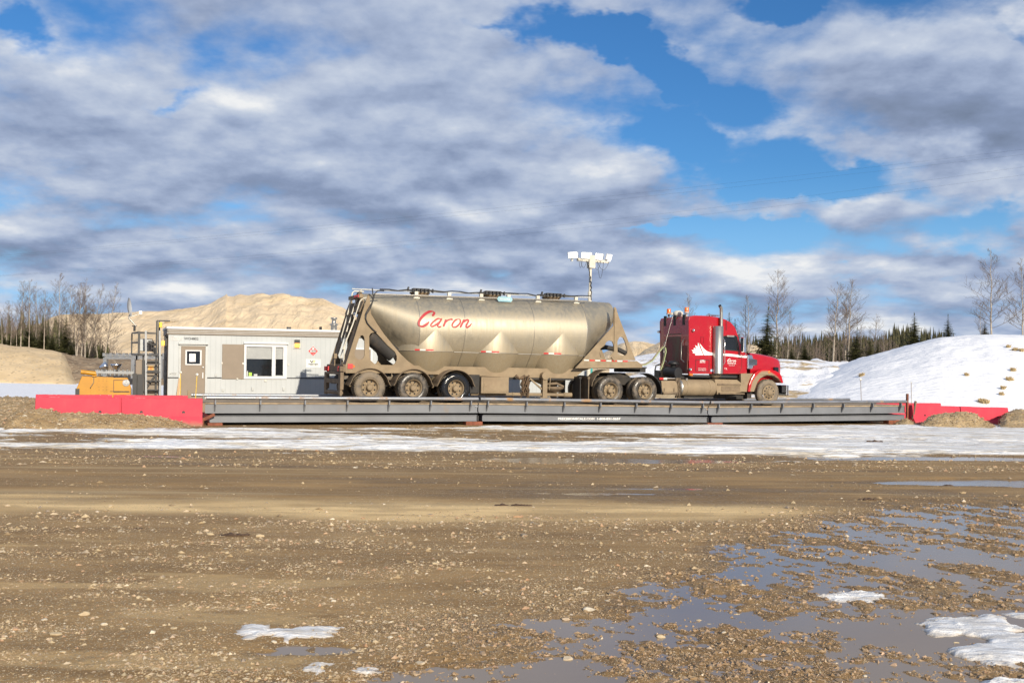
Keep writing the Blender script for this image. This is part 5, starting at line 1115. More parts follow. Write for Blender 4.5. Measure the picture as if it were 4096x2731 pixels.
for k in range(4): z=b.z+(a.z-b.z)*(k+.5)/5;m.box(a.x+.04,b.x-.04,.481,.484,z,z+.012)
part(cb,'sign_text_lines',m,M['redp'])
m=MB();a=B10(585,405,.3);b=B10(630,485,.3);m.box(a.x,b.x,.3,.5,b.z,a.z);part(pf,'yellow_floodlight',m,mat('bright_yellow',(.75,.55,.03),.4),bevel=.02)
m=MB()
for k,(px,py) in enumerate(((430,720),(470,700),(500,740),(520,800))): q=B10(px,py,.6);m.cyl((q.x-.12,.6,q.z),(q.x+.10,.6,q.z),.05,10);m.cyl((q.x,.6,q.z-.3),(q.x,.6,q.z),.04,8)
part(pf,'pipe_valves',m,M['black'])
# dish
ds=thing('satellite_dish','grey oval satellite dish on a bent arm above the platform','satellite dish',BD,tuple(B10(215,460,1.0)))
m=MB();c_=B10(150,180,1.0);ax_=Vector((.93,-.22,.10)).normalized();u_=ax_.cross(Vector((0,0,1))).normalized();v_=u_.cross(ax_)
vs=[];fs=[];nn=28
for i in range(7):
    r_=i/6
    for k in range(nn):
        a=2*math.pi*k/nn;vs.append(c_+u_*math.cos(a)*r_*.30+v_*math.sin(a)*r_*.375-ax_*(.09*(1-r_*r_)))
for i in range(6):
    for k in range(nn): fs.append((i*nn+k,i*nn+(k+1)%nn,(i+1)*nn+(k+1)%nn,(i+1)*nn+k))
back=[v-ax_*.012 for v in vs];m.add(vs,fs,True);m.add(back,[tuple(reversed(f)) for f in fs],True);part(ds,'reflector',m,mat('dish_grey',(.42,.43,.44),.5),fix=False)
m=MB();m.tube([B10(240,462,1),B10(130,345,1),B10(150,260,1)],.03,8);m.tube([B10(135,330,1),B10(300,285,1)],.02,8);q=B10(305,262,1);m.box(q.x-.05,q.x+.06,.95,1.05,q.z-.06,q.z+.06);part(ds,'arm',m,M['alu'])
m=MB();m.tube([B10(218,460,1),B10(215,540,1)],.045,10);m.tube([B10(180,462,1),B10(255,462,1)],.02,8);part(ds,'mount_pole',m,M['black'])
# ================================================================ yellow towed floodlight set
yg=thing('lighting_trailer','yellow towable floodlight generator with folded mast, behind the left barriers','generator',BD,(-4,1,0))
def Z1(x,y,pl): q=b1(x,y,pl);return (q[0],q[1])
m=MB();m.prism([Z1(*q,1.0) for q in [(735,1160),(735,1100),(790,975),(1090,985),(1100,990),(1232,990),(1270,1100),(1270,1160)]]+[(Z1(1270,1160,1)[0],.25),(Z1(735,1160,1)[0],.25)],1.0,2.4);bd=part(yg,'canopy',m,M['yel'],bevel=.02)
m=MB();a=Z1(880,985,.95);b=Z1(930,1150,.95);m.box(a[0],b[0],.93,1.0,.5,a[1]);a=Z1(780,918,.8);b=Z1(925,950,.8);m.tube([(a[0],.85,a[1]-.06),(b[0],.85,b[1])],.085,14);a=Z1(905,950,.9);m.box(a[0]-.05,a[0]+.1,.85,1.0,a[1]-.12,a[1]);part(yg,'jack_tube',m,M['yel'])
m=MB();a=Z1(1100,1010,.98);b=Z1(1250,1130,.98);m.box(a[0]-.02,a[0],.985,.999,b[1],a[1]);m.box(a[0],b[0],.985,.999,b[1],b[1]+.02);m.box(a[0],b[0]-.1,.985,.999,a[1]-.02,a[1]);part(bd,'door_seams',m,M['black'])
m=MB();a=Z1(950,1000,.98)
for q in (955,995,1030):
    for w in (1000,1020,1080,1105): e=Z1(q,w,.98);m.cyl((e[0],.985,e[1]),(e[0],.999,e[1]),.012,6)
part(bd,'rivets',m,M['black'])
m=MB();a=Z1(735,1100,.98);b=Z1(760,1160,.98);m.box(a[0]-.03,a[0]+.12,.9,.999,b[1]-.2,a[1]+.02);part(yg,'tail_bracket',m,M['black'])
m=MB();a=Z1(905,985,.9);b=Z1(870,1085,.9);m.tube([(a[0],.9,a[1]),(a[0],.88,a[1]-.2),(b[0],.9,b[1])],.018,6);part(yg,'hose',m,M['mudp']);m=MB();m.bar((Z1(1245,1120,.98)[0]-.7,.985,Z1(1245,1120,.98)[1]),(Z1(1245,1120,.98)[0],.985,Z1(1245,1120,.98)[1]),.02);part(yg,'door_bar',m,M['mudd'])
m=MB();a=Z1(920,935,1);b=Z1(1290,945,1)
m.bar((a[0],1.05,a[1]),(b[0],1.05,b[1]),.09);m.bar((a[0],1.3,a[1]+.05),(b[0],1.3,b[1]+.05),.06)
for k in range(9): x=a[0]+(b[0]-a[0])*(k+.5)/9;m.cyl((x,1.05,a[1]-.14),(x,1.05,a[1]+.10),.035,8)
part(yg,'folded_mast',m,M['ladd'])
def lampcone(c,ax,r,d):
    ax=Vector(ax).normalized();u_=ax.cross(Vector((0,1,0.01))).normalized();v_=ax.cross(u_);mb=MB();vs=[];fs=[];n=20
    pr=[(.25,0),(.5,.25),(.8,.6),(1,1),(.97,1.0),(.76,.62),(.45,.3),(.01,.12)]
    for rr_,h in pr:
        for k in range(n): a=2*math.pi*k/n;vs.append(Vector(c)+ax*d*h+(u_*math.cos(a)+v_*math.sin(a))*r*rr_)
    for i in range(len(pr)-1):
        for k in range(n): fs.append((i*n+k,i*n+(k+1)%n,(i+1)*n+(k+1)%n,(i+1)*n+k))
    mb.add(vs,fs,True);return mb
a=Z1(1120,915,1.1);part(yg,'reflector_lamp',lampcone((a[0],1.1,a[1]-.02),(0,.0,1),.22,.26),M['chrome'],fix=False)
a=Z1(960,895,1.1);part(yg,'reflector_lamp',lampcone((a[0],1.1,a[1]),(1,.3,.35),.17,.28),M['chrome'],fix=False)
a=Z1(1300,870,1.3);part(yg,'reflector_lamp',lampcone((a[0],1.3,a[1]),(1,.3,.2),.16,.25),M['chrome'],fix=False)
a=Z1(1217,1040,.98);m=MB();m.lathe((a[0],.985,a[1]),'y',[(.001,0),(.135,0),(.135,.01)],28);rd=part(bd,'round_logo',m,M['white'])
part(rd,'logo_lettering',textmesh('VERTEX',.03,(a[0],a[1]-.05),.978,width=.16),M['blackp']);part(rd,'logo_lettering',textmesh('VE',.06,(a[0],a[1]+.01),.978),M['blackp'])
for px in (820,1180):
    a=Z1(px,1160,1.2);m=MB();m.lathe((a[0],1.0,.33),'y',[(.001,0),(.18,.0),(.30,.02),(.33,.06),(.33,.18),(.3,.2)],24);part(yg,'wheel',m,M['tyre_mud'])
# ================================================================ light mast behind the tank
z7=lambda x,y,pl: onplane(TRi,2250+x/6.532,980+y/6.532,pl)
lm=thing('light_mast','white telescopic light mast with four lit floodlights, standing behind the tank','light tower',TR,(z7(735,1440,5)[0],5,-.7))
PL=5.0
def Z7(x,y,d=0): q=z7(x,y,PL+d);return Vector((q[0],PL+d,q[1]))
m=MB();a=Z7(735,545);b=Z7(715,1215);m.tube([(b.x,PL,-.6),(b.x,PL,b.z)],.085,12);m.tube([b,a],.055,12);m.box(b.x-.5,b.x+.9,PL-.5,PL+.7,-.7,.6);part(lm,'mast',m,M['cream'])
m=MB();m.bar(Z7(390,382),Z7(700,402),.13,.12);m.bar(Z7(780,402),Z7(1085,438),.13,.12);m.bar(Z7(1085,438),Z7(1200,460),.09,.07);q=Z7(742,450);m.box(q.x-.14,q.x+.14,PL-.14,PL+.1,q.z-.25,q.z+.28);part(lm,'cross_arm',m,M['cream'])
M['flood']=mat('lit_floodlight',(.9,.88,.8),.3,emit=(1.,.97,.88,1),es=1.5)
for (quad,lit_) in (([(138,190),(388,178),(402,345),(155,350)],1),([(495,188),(765,195),(748,368),(488,348)],1),([(868,208),(1068,235),(1035,398),(832,375)],1),([(1158,228),(1245,245),(1208,405),(1125,370)],0)):
    m=MB();P_=[Z7(*q,-.12) for q in quad];Qk=[Z7(*q,.12)+Vector((.10,.12,0)) for q in quad];m.loft([[tuple(p) for p in P_],[tuple(p+Vector((0,.04,0))) for p in P_],[tuple(p) for p in Qk]],smooth=False)
    fl=part(lm,'floodlight',m,M['white'],bevel=.01)
    cc_=sum(P_,Vector())/4
    m=MB();e=[tuple(cc_+(p-cc_)*.88-Vector((0,.006,0))) for p in P_];e2=[tuple(Vector(p)+Vector((0,.004,0))) for p in e];m.loft([e,e2],smooth=False)
    if lit_: part(fl,'lit_lens',m,M['flood'])
    else:
        S_=[Z7(*q,-.12) for q in [(1245,245),(1300,262),(1255,425),(1208,405)]];S2=[p+Vector((.05,.2,0)) for p in S_];m=MB();m.loft([[tuple(p) for p in S_],[tuple(p) for p in S2]],smooth=False);part(fl,'lit_lens',m,M['flood'])
    m=MB();bt=(P_[2]+P_[3])/2;m.bar(bt+Vector((0,.1,.02)),bt+Vector((0,.12,-.12)),.08);part(fl,'yoke',m,M['offw'])
def sag(a,b,h,n=10): return [Vector(a).lerp(Vector(b),t)+Vector((0,-.1,-h*4*t*(1-t))) for t in [i/n for i in range(n+1)]]
for (a,b,h) in (((400,380),(490,380),.35),((440,390),(600,430),.3),((600,420),(700,500),.15),((885,430),(1045,450),.7),((890,450),(1190,430),.35),((800,500),(970,430),.3)):
    m=MB();m.tube(sag(Z7(*a),Z7(*b),h),.008,5);part(lm,'lamp_cable',m,M['black'])
m=MB();m.tube([Z7(*q,-.1) for q in [(680,530),(685,620),(710,720),(705,780),(735,850),(720,930),(755,980),(740,1050),(760,1110),(740,1170),(762,1240),(745,1300),(750,1440)]],.020,6);part(lm,'coiled_cable',m,M['black'])
# ================================================================ marker stakes
def stake(u0,v0,u1,v1,Z,label,r,mt,fl):
    a=at(u0,v0,Z);b=at(u1,v1,Z);g0=float(gbase(np.array(a.x),np.array(a.y)))
    st=thing('marker_stake',label,'stake',W,(a.x,a.y,g0),'thin reflector stakes beside the scale')
    m=MB();m.tube([(a.x,a.y,g0-.05),(b.x,b.y,b.z)],.012,5);part(st,'rod',m,mt)
    m=MB();m.lathe((b.x,b.y-.015,b.z),'y',[(.001,0),(fl,.0),(fl,.02),(.001,.02)],14);part(st,'reflector',m,mat('reflector_disc',(.7,.68,.6),.3,.3))
ye=mat('yellow_rod',(.75,.50,.04),.5)
stake(*z1(1875,1185),*z1(1901,960),33.0,'yellow stake with round reflector in front of the brown door',.012,ye,.05)
stake(*z1(1738,1180),*z1(1742,938),33.6,'pale stake with round reflector at the left jamb of the door',.012,ye,.045)
stake(*z6(878,1280),*z6(867,1112),44.5,'thin pale stake behind the scale, in front of the snow hill',.012,M['mudp'],.05)
stake(*z6(1265,1300),*z6(1264,1136),44.0,'thin stake standing by the far right barrier',.012,M['mudp'],.03)
# small orange and yellow gear seen beneath the truck
for i,(x0,x1,y0,y1,z1_,mm,lb) in enumerate(((12.0,13.0,4.2,5.0,.42,'yel','low yellow case on the ground behind the truck, under its locker'),(13.5,14.0,4.2,4.8,.40,'orange','crumpled orange tarp bundle behind the fuel tank'),(14.4,15.4,4.2,5.0,.40,'yel','yellow box behind the truck beneath the fuel tank'))):
    m=MB();m.box(x0,x1,y0,y1,-.6,z1_-.35);m.box(x0+.05,x1-.05,y0+.05,y1-.05,z1_-.35,z1_-.30);m.bar((x0+.2,y0+.1,z1_-.28),(x1-.2,y0+.1,z1_-.28),.05)
    solo('equipment_case',m,M[mm],lb,'box',TR,((x0+x1)/2,(y0+y1)/2,-.65),bevel=.03)
# steel rail structure on the bank, and block stack on the sand hill
m=MB()
def L_(u,v,Z): return at(u,v,Z)
a=L_(*z1(1020,795),86);b=L_(*z1(2100,795),86)
m.bar(a,b,.5,.28);m.bar(a+Vector((0,-.3,.22)),b+Vector((0,-.3,.22)),.1,.1)
for k in range(18): q=a.lerp(b,k/17);m.box(q.x-.12,q.x+.12,q.y-.4,q.y+.3,q.z+.10,q.z+.38)
for k in range(5): q=a.lerp(b,k/4);m.box(q.x-.15,q.x+.15,q.y-.2,q.y+.2,q.z-1.8,q.z)
solo('steel_conveyor',m,M['alu'],'low grey steel conveyor frame lying on the scrub bank left of the office','conveyor',W,tuple(a.lerp(b,.5)))
for k in range(5):
    u0=655+k*38;m=MB();q=at(u0,1322-k*1.5,150);q2=at(u0+35,1322-k*1.5,150);m.box(q.x,q2.x-.1,q.y,q.y+2.5,q.z-2,q.z+1.35)
    solo('stone_block',m,mat('weathered_block',(.30,.22,.12),.95,0,.35,.6,bump=.1,bscale=2),'weathered brown block in the row at the foot of the sand hill','block',W,(q.x,q.y,q.z-2),'brown blocks in a row before the sand hill',bevel=.15)
# power lines
for k,(A_,Bp) in enumerate((((0,1010),(4096,668)),((0,1035),(4096,690)),((0,1100),(4096,800)))):
    pass
def wire(pts,Z0,Z1_,lb):
    P_=[at(u,v,Z0+(Z1_-Z0)*(u+400)/4900) for u,v in pts];m=MB();m.tube(P_,.006,4,False)
    solo('power_line',m,M['black'],lb,'cable',W,tuple(P_[len(P_)//2]),'power lines crossing the sky')
def wl_(a,b,c): # quadratic through three picture points
    us=np.linspace(-400,4500,24);k=np.polyfit([p[0] for p in (a,b,c)],[p[1] for p in (a,b,c)],2);return [(u,float(np.polyval(k,u))) for u in us]
wire(wl_((260,1000),(2048,826),(4096,598)),170,120,'topmost thin power line rising to the right across the clouds')
wire(wl_((260,1008),(2048,841),(4096,618)),172,122,'second thin power line from the top across the clouds')
wire(wl_((500,1065),(2048,922),(4096,668)),171,121,'third thin power line from the top across the clouds')
wire(wl_((500,1072),(2048,940),(4096,700)),173,123,'lowest thin power line crossing the clouds')
# ================================================================ trees
M['bark']=mat('pale_poplar_bark',(.36,.31,.25),.9,0,.3,3,(.18,.14,.11),1.2,.5,.8)
M['twig']=mat('grey_brown_twigs',(.17,.13,.10),.9,0,.3,2)
M['sbark']=mat('dark_spruce_bark',(.10,.075,.055),.9,0,.3,4)
def needlemat(name,a,b):
    m,N,p=newmat(name);tc=N.node('ShaderNodeTexCoord').outputs['Object'];n=N.noise(tc,1.6,4,.6)
    setp(N,p,col=N.mix(N.ramp(n,.35,.65),a,b),rough=.8,spec=.2);return m
M['needle']=needlemat('spruce_needles',(.045,.055,.022),(.125,.120,.048))
M['needle2']=needlemat('far_spruce_needles',(.040,.042,.024),(.095,.085,.040))
def bare_mesh(seed,h=10,spread=.30,form='poplar',lean=0):
    """trunk and twigs of a leafless tree of unit-ish size: returns two builders"""
    r=random.Random(seed);T_=MB();K=MB()
    tr=[Vector((0,0,0))];n=12
    for i in range(1,n+1): tr.append(Vector((r.uniform(-.04,.04)*i/3+lean*(i/n)**1.3*h,r.uniform(-.04,.04)*i/3,h*i/n)))
    rad=[.0095*h*(1-.93*(i/n)**.9)+.004 for i in range(n+1)]
    T_.tube([tr[0]-Vector((0,0,1.5))]+tr,[rad[0]*1.1]+rad,7,False)
    def pos(t):
        f=t*n;i=min(int(f),n-1);return tr[i].lerp(tr[i+1],f-i)
    def branch(p,d,L,r0,lev):
        k=5 if lev==0 else 3;pts=[p];q=p.copy();dd=d.copy()
        for i in range(k):
            dd=(dd+Vector((r.uniform(-.18,.18),r.uniform(-.18,.18),r.uniform(-.04,.22)))).normalized();q=q+dd*L/k;pts.append(q.copy())
        K.tube(pts,[r0*(1-.8*i/k)+.0028 for i in range(k+1)],3,False)
        if lev<2:
            nb=(7 if lev==0 else 4)
            for j in range(nb):
                t=.25+.72*j/nb;f=t*k;i=min(int(f),k-1);pp=pts[i].lerp(pts[i+1],f-i)
                ax=Vector((r.gauss(0,1),r.gauss(0,1),r.gauss(0,.6)+.25)).normalized()
                nd=(dd*.75+ax*.75).normalized();branch(pp,nd,L*(.52-.22*t)*r.uniform(.7,1.2),r0*.5,lev+1)
    nb=46 if form=='poplar' else 40
    for j in range(nb):
        t=.18+.80*(j+r.random())/nb if form=='poplar' else .12+.85*(j+r.random())/nb
        a=r.uniform(0,2*math.pi);up=.55+.5*t if form=='poplar' else .28+.7*t
        env=(1-t)**.55*(.35+.9*min(1,t*2.2)) if form=='poplar' else (1-t)**.7
        L=h*spread*env*r.uniform(.55,1.15)
        if t<.35 and form=='poplar' and r.random()<.55: L*=.45
        branch(pos(t),Vector((math.cos(a),math.sin(a),up)).normalized(),L,.0032*h*(1.05-t),0)
    return T_,K
def spruce_mesh(seed,h=10,w=.19,dens=1.):
    r=random.Random(seed);T_=MB();K=MB()
    T_.tube([(0,0,-1.5),(0,0,0),(0,0,h*.5),(0,0,h*.97)],[.016*h,.014*h,.008*h,.001*h],7,False)
    lv=int(44*dens)
    for i in range(lv):
        t=i/(lv-1);z=h*(.05+.94*t);R_=h*w*((1-t)**.85)*r.uniform(.72,1.18)+.03*h*.3
        nb=max(5,int(13*(1-t)+5));off=r.random()*6
        for k in range(nb):
            if r.random()<.08: continue
            a=off+2*math.pi*k/nb+r.uniform(-.25,.25);L=R_*r.uniform(.55,1.2);d=Vector((math.cos(a),math.sin(a),0));s_=Vector((-d.y,d.x,0))
            z0=z+r.uniform(-.03,.03)*h;ns=6
            droop=r.uniform(.22,.42)
            for j in range(ns):
                f0=j/ns;f1=(j+1.3)/ns;p0=d*L*f0+Vector((0,0,z0-droop*L*f0+.22*L*f0*f0));p1=d*L*f1+Vector((0,0,z0-droop*L*f1+.22*L*f1*f1))
                wd=L*.42*(1-f0*.6)
                for sg in (-1,1):
                    tip=p1+s_*sg*wd*r.uniform(.7,1.3)+Vector((0,0,-wd*r.uniform(.05,.6)))
                    K.add([p0,p0.lerp(p1,.55),tip],[(0,1,2)])
                K.add([p0+s_*wd*.12,p0-s_*wd*.12,p1+Vector((0,0,-wd*.35*r.random()))],[(0,1,2)])
    for i in range(10):
        z=h*(.93+.006*i);a=r.uniform(0,6.28);K.add([(0,0,z+.03*h),(math.cos(a)*.012*h,math.sin(a)*.012*h,z),(-math.sin(a)*.012*h,math.cos(a)*.012*h,z)],[(0,1,2)])
    return T_,K
PROTO={}
def proto(key,nm,fn,m1,m2,c2):
    T_,K=fn();r=bpy.data.objects.new(nm,None);BASE[r.name]=Vector()
    a=T_.mesh('trunk',fix=False);b=K.mesh(c2,fix=False);a.materials.append(m1);b.materials.append(m2);PROTO[key]=(a,b,c2)
    bpy.data.objects.remove(r)
for s_ in range(4): proto(('p',s_),'x',lambda s_=s_:bare_mesh(100+s_,10,.30,'poplar',[0,.05,-.04,.02][s_]),M['bark'],M['twig'],'branches')
for s_ in range(2): proto(('w',s_),'x',lambda s_=s_:bare_mesh(200+s_,10,.42,'wide'),M['bark'],M['twig'],'branches')
for s_ in range(3): proto(('s',s_),'x',lambda s_=s_:spruce_mesh(300+s_,10,[.25,.28,.215][s_]),M['sbark'],M['needle'],'crown')
def tree(kind,name,ub,vb,ut,vt,Z,label,group,cat,wk=1.,rot=None):
    a=at(ub,vb,Z);b=at(ut,vt,Z);h=(b-a).length;r=bpy.data.objects.new(name,None);COL.objects.link(r)
    lean=Matrix.Rotation(0,4,'X');d=(b-a).normalized()
    q=Vector((0,0,1)).rotation_difference(d).to_matrix().to_4x4()
    r.matrix_world=Matrix.Translation(a)@q@Matrix.Rotation(rot if rot is not None else random.uniform(0,6.28),4,'Z')@Matrix.Diagonal((h/10*wk,h/10*wk,h/10,1))
    props(r,label,cat,group)
    A,B,c2=PROTO[kind]
    for me,n_ in ((A,'trunk'),(B,c2)):
        o=bpy.data.objects.new(n_,me);COL.objects.link(o);o.parent=r
    return r
def f1(l): return z1(*l)
GL='leafless trees on the left beside the sand slope';GR='leafless trees on the right behind the snow'
GS='spruces left of the sand hill';GQ='spruces behind the snow on the right'
L=[((20,650),(10,330),'w0'),((60,670),(70,250),'p1'),((105,650),(112,370),'p2'),((200,670),(222,60),'p0'),((160,660),(150,300),'w1'),((280,690),(292,40),'w0'),((345,690),(355,70),'w1'),((425,700),(430,150),'p3'),((480,720),(488,240),'w0'),((572,700),(590,-10),'p1'),((616,745),(604,350),'p2'),((665,760),(690,95),'p0'),((742,780),(772,80),'p3'),((785,785),(842,30),'w1'),((820,790),(850,110),'p1'),((850,805),(995,85),'w0'),((1010,800),(1132,65),'w1'),((735,785),(720,280),'p2'),((940,800),(900,300),'p0')]
LL=['bare tree at the very left edge of the photo','slim bare tree second from the left edge','short thin bare tree third from the left edge','tall slender bare tree left of the round dense one','low bushy bare tree among the leftmost trunks','tall dense bare tree with a broad crown, left group','bare tree with broad crown just right of the broad dense one','bare tree behind the middle left spruce','low bare tree between the two middle left spruces','tallest bare tree of the left group, above the dark spruce','thin white trunk in front of the dark left spruce','slender bare tree right of the dark left spruce','first of the close pair of tall bare trunks on the left','second of the close pair of tall bare trunks on the left','bare tree with pale trunk right of the close pair','bare tree leaning strongly to the right behind the yellow generator','rightmost leaning bare tree of the left group, nearest the dish','short bare tree at the foot of the close pair','low bare tree below the leaning trunk']
for (a,b,k),lb in zip(L,LL):
    tree((k[0],int(k[1])),'bare_tree',*f1(a),*f1(b),104+random.uniform(-3,6),lb,GL,'tree',1.0 if k[0]=='p' else .85)
for (a,b,w_,lb) in (((272,700),(282,455),1.25,'green spruce left of the middle in the left group'),((420,712),(418,425),1.2,'tall bushy spruce in the middle of the left group'),((625,745),(642,350),1.0,'tallest dark spruce of the left group'),((980,815),(986,690),1.3,'small lone spruce near the conveyor'),((842,798),(850,715),1.4,'tiny spruce beside the leaning bare tree'),((165,690),(162,520),1.3,'small spruce between the leftmost bare trunks'),((500,735),(512,555),1.3,'small spruce just left of the tallest dark one'),((95,680),(96,560),1.4,'low spruce near the left edge'),((45,680),(40,575),1.5,'lowest spruce at the left edge'),((690,770),(680,640),1.3,'small spruce tucked right of the tallest dark one'),((330,710),(335,560),1.3,'small spruce between the two bushy ones'),((560,740),(560,600),1.3,'small spruce leaning on the tallest dark one')):
    tree(('s',random.randint(0,2)),'spruce_tree',*f1(a),*f1(b),103+random.uniform(-2,4),lb,GS,'tree',w_)
R=[((205,975),(225,260),'p0','tall bare poplar just right of the big spruce, behind the truck hood'),((292,975),(322,575),'p1','smaller bare tree right of the tall poplar'),((370,985),(418,672),'p2','short bare tree leaning right beside the hood'),((650,990),(668,350),'p2','slim tall poplar left of the forked pair'),((745,990),(752,440),'p3','left trunk of the close poplar pair'),((768,990),(792,335),'p1','right and taller trunk of the close poplar pair'),((866,985),(886,680),'p2','thin short birch between spruces'),((976,990),(990,595),'w1','bare tree with fine crown left of the snow hill crest'),((1048,980),(1052,730),'p0','small thin bare tree low over the snow hill'),((612,985),(626,845),'p3','tiny pale trunk by the forest edge'),((1892,800),(1884,85),'w0','large spreading bare tree on the snow hill'),((2138,800),(2132,160),'w1','large bare tree at the right edge of the photo'),((1808,800),(1802,555),'w1','small bare tree left of the large spreading one')]
for a,b,k,lb in R: tree((k[0],int(k[1])),'bare_tree',*z6(*a),*z6(*b),(112 if a[0]<1200 else 88)+random.uniform(-3,5),lb,GR,'tree',1.15 if k[0]=='p' else 1.1)
for a,b,k,lb in (((700,760),(672,-30),'w0','faint bare tree above the sleeper roof'),((1500,860),(1478,10),'p3','bare tree behind the side mirror')):
    tree((k[0],int(k[1])),'bare_tree',*z5(*a),*z5(*b),115,lb,GR,'tree')
for (a,b,w_,s_,lb) in (((115,990),(146,540),1.15,0,'large dark spruce right behind the cab'),((822,1000),(842,700),1.15,1,'bushy spruce right of the poplar pair'),((938,1000),(942,730),.9,2,'slim dark spruce left of the low bare tree'),((1292,900),(1288,588),1.15,1,'conical green spruce over the snow hill crest'),((1550,850),(1553,600),1.15,2,'small dark spruce alone on the snow hill crest'),((1838,800),(1842,665),1.4,0,'tiny spruce under the large bare tree'),((430,990),(428,825),1.6,1,'low round spruce before the far forest'),((330,990),(325,850),1.5,0,'low spruce right of the tall poplar'),((1000,990),(1003,800),1.2,2,'low spruce touching the snow hill slope')):
    tree(('s',s_),'spruce_tree',*z6(*a),*z6(*b),110 if a[0]<1500 else 92,lb,GQ,'tree',w_)
for (a,b,w_,lb) in (((1235,760),(1222,232),1.2,'spruce top showing over the cab roof behind the stack'),((1310,800),(1302,315),1.2,'spruce top showing over the sun visor')):
    tree(('s',1),'spruce_tree',*z5(*a),*z5(*b),112,lb,GQ,'tree',w_)
# far forest: one mass of small spruces and grey trunks
K=MB();T_=MB();r=random.Random(77)
def mini(x,y,z,h,w_):
    lv=6
    for i in range(lv):
        t=i/lv;R_=w_*h*(1-t)*r.uniform(.8,1.2);nb=7;o=r.random()*6
        for k in range(nb):
            a=o+2*math.pi*k/nb;a2=a+.75;L=R_*r.uniform(.7,1.25)
            K.add([(x,y,z+h*(t+.24)),(x+math.cos(a)*L,y+math.sin(a)*L,z+h*(t-.02)),(x+math.cos(a2)*L*.8,y+math.sin(a2)*L*.8,z+h*(t+.02))],[(0,1,2)])
crest=[(150,790),(330,770),(420,775),(500,760),(620,755),(690,745),(800,770),(920,765),(1040,770),(1130,700),(1160,690),(1220,690),(1300,720),(1400,730),(1480,745),(1560,760),(1640,775),(1720,790),(2300,800),(2800,830)]
cxs=[c[0] for c in crest];cys=[c[1] for c in crest]
for i in range(1500):
    zx=r.uniform(-400,2800);u,_=z6(zx,0);Z=r.uniform(190,300);top=np.interp(zx,cxs,cys)+r.choice([0,20,35,50,70])+r.uniform(0,25)-(25 if r.random()<.12 else 0)
    b=at(u,1470,Z);t_=at(u,z6(0,top)[1],Z);z0=1.5;h=max(3,t_.z-z0);mini(b.x,b.y,z0,h,.17 if h>6 else .26)
for i in range(260):
    u=r.uniform(-400,1200);Z=r.uniform(230,300);b=at(u,1430,Z);mini(b.x,b.y,1.,r.uniform(6,9),.16)
solo('forest',K,M['needle2'],kind='stuff',fix=False,label='dark far forest edge of spruces behind the snow',cat='forest')
for i in range(150):
    zx=r.uniform(150,1300);u,_=z6(zx,0);Z=r.uniform(170,195);b=at(u,z6(0,960)[1],Z);h=r.uniform(3,6.5)
    T_.tube([(b.x,b.y,1.2),(b.x+r.uniform(-.4,.4),b.y,1.2+h)],[.09,.02],3,False)
    for k in range(7):
        z=1.2+h*r.uniform(.3,.95);a=r.uniform(0,6.28);T_.tube([(b.x,b.y,z),(b.x+math.cos(a)*1.,b.y+math.sin(a),z+r.uniform(.6,1.3))],[.035,.01],3,False)
solo('undergrowth',T_,M['twig'],kind='stuff',fix=False,label='grey brown brush of thin trunks in front of the far forest',cat='brush')
# brush and young spruces behind the left slope
K=MB();T_=MB()
for i in range(150):
    zx=r.uniform(-300,1050);u,_=z1(zx,0);Z=r.uniform(112,128);b=at(u,z1(0,np.interp(zx,[0,500,1000],[640,680,780]))[1],Z);h=r.uniform(2.0,4.8)*(1 if zx<650 else .6)
    if r.random()<.55: mini(b.x,b.y,b.z-1.2,h,.24)
    for q in range(5):
        x,y=b.x+r.uniform(-1.5,1.5),b.y+r.uniform(-1,1);hh=h*r.uniform(.5,1.3);lx=r.uniform(-.5,.5)
        T_.tube([(x,y,b.z-1.2),(x+lx*.4,y,b.z-1.2+hh*.6),(x+lx,y,b.z-1.2+hh)],[.022,.016,.007],3,False)
        for k in range(5):
            z=hh*r.uniform(.3,.9);a=r.uniform(0,6.28);T_.tube([(x+lx*z/hh*.7,y,b.z-1.2+z),(x+math.cos(a)*.5,y+math.sin(a)*.5,b.z-1.2+z+r.uniform(.4,.9))],[.02,.007],3,False)
solo('young_spruce_thicket',K,M['needle'],kind='stuff',fix=False,label='low spruce thicket between the bare trees on the left',cat='thicket')
solo('brush',T_,M['twig'],kind='stuff',fix=False,label='tangled leafless brush at the foot of the left trees',cat='brush')
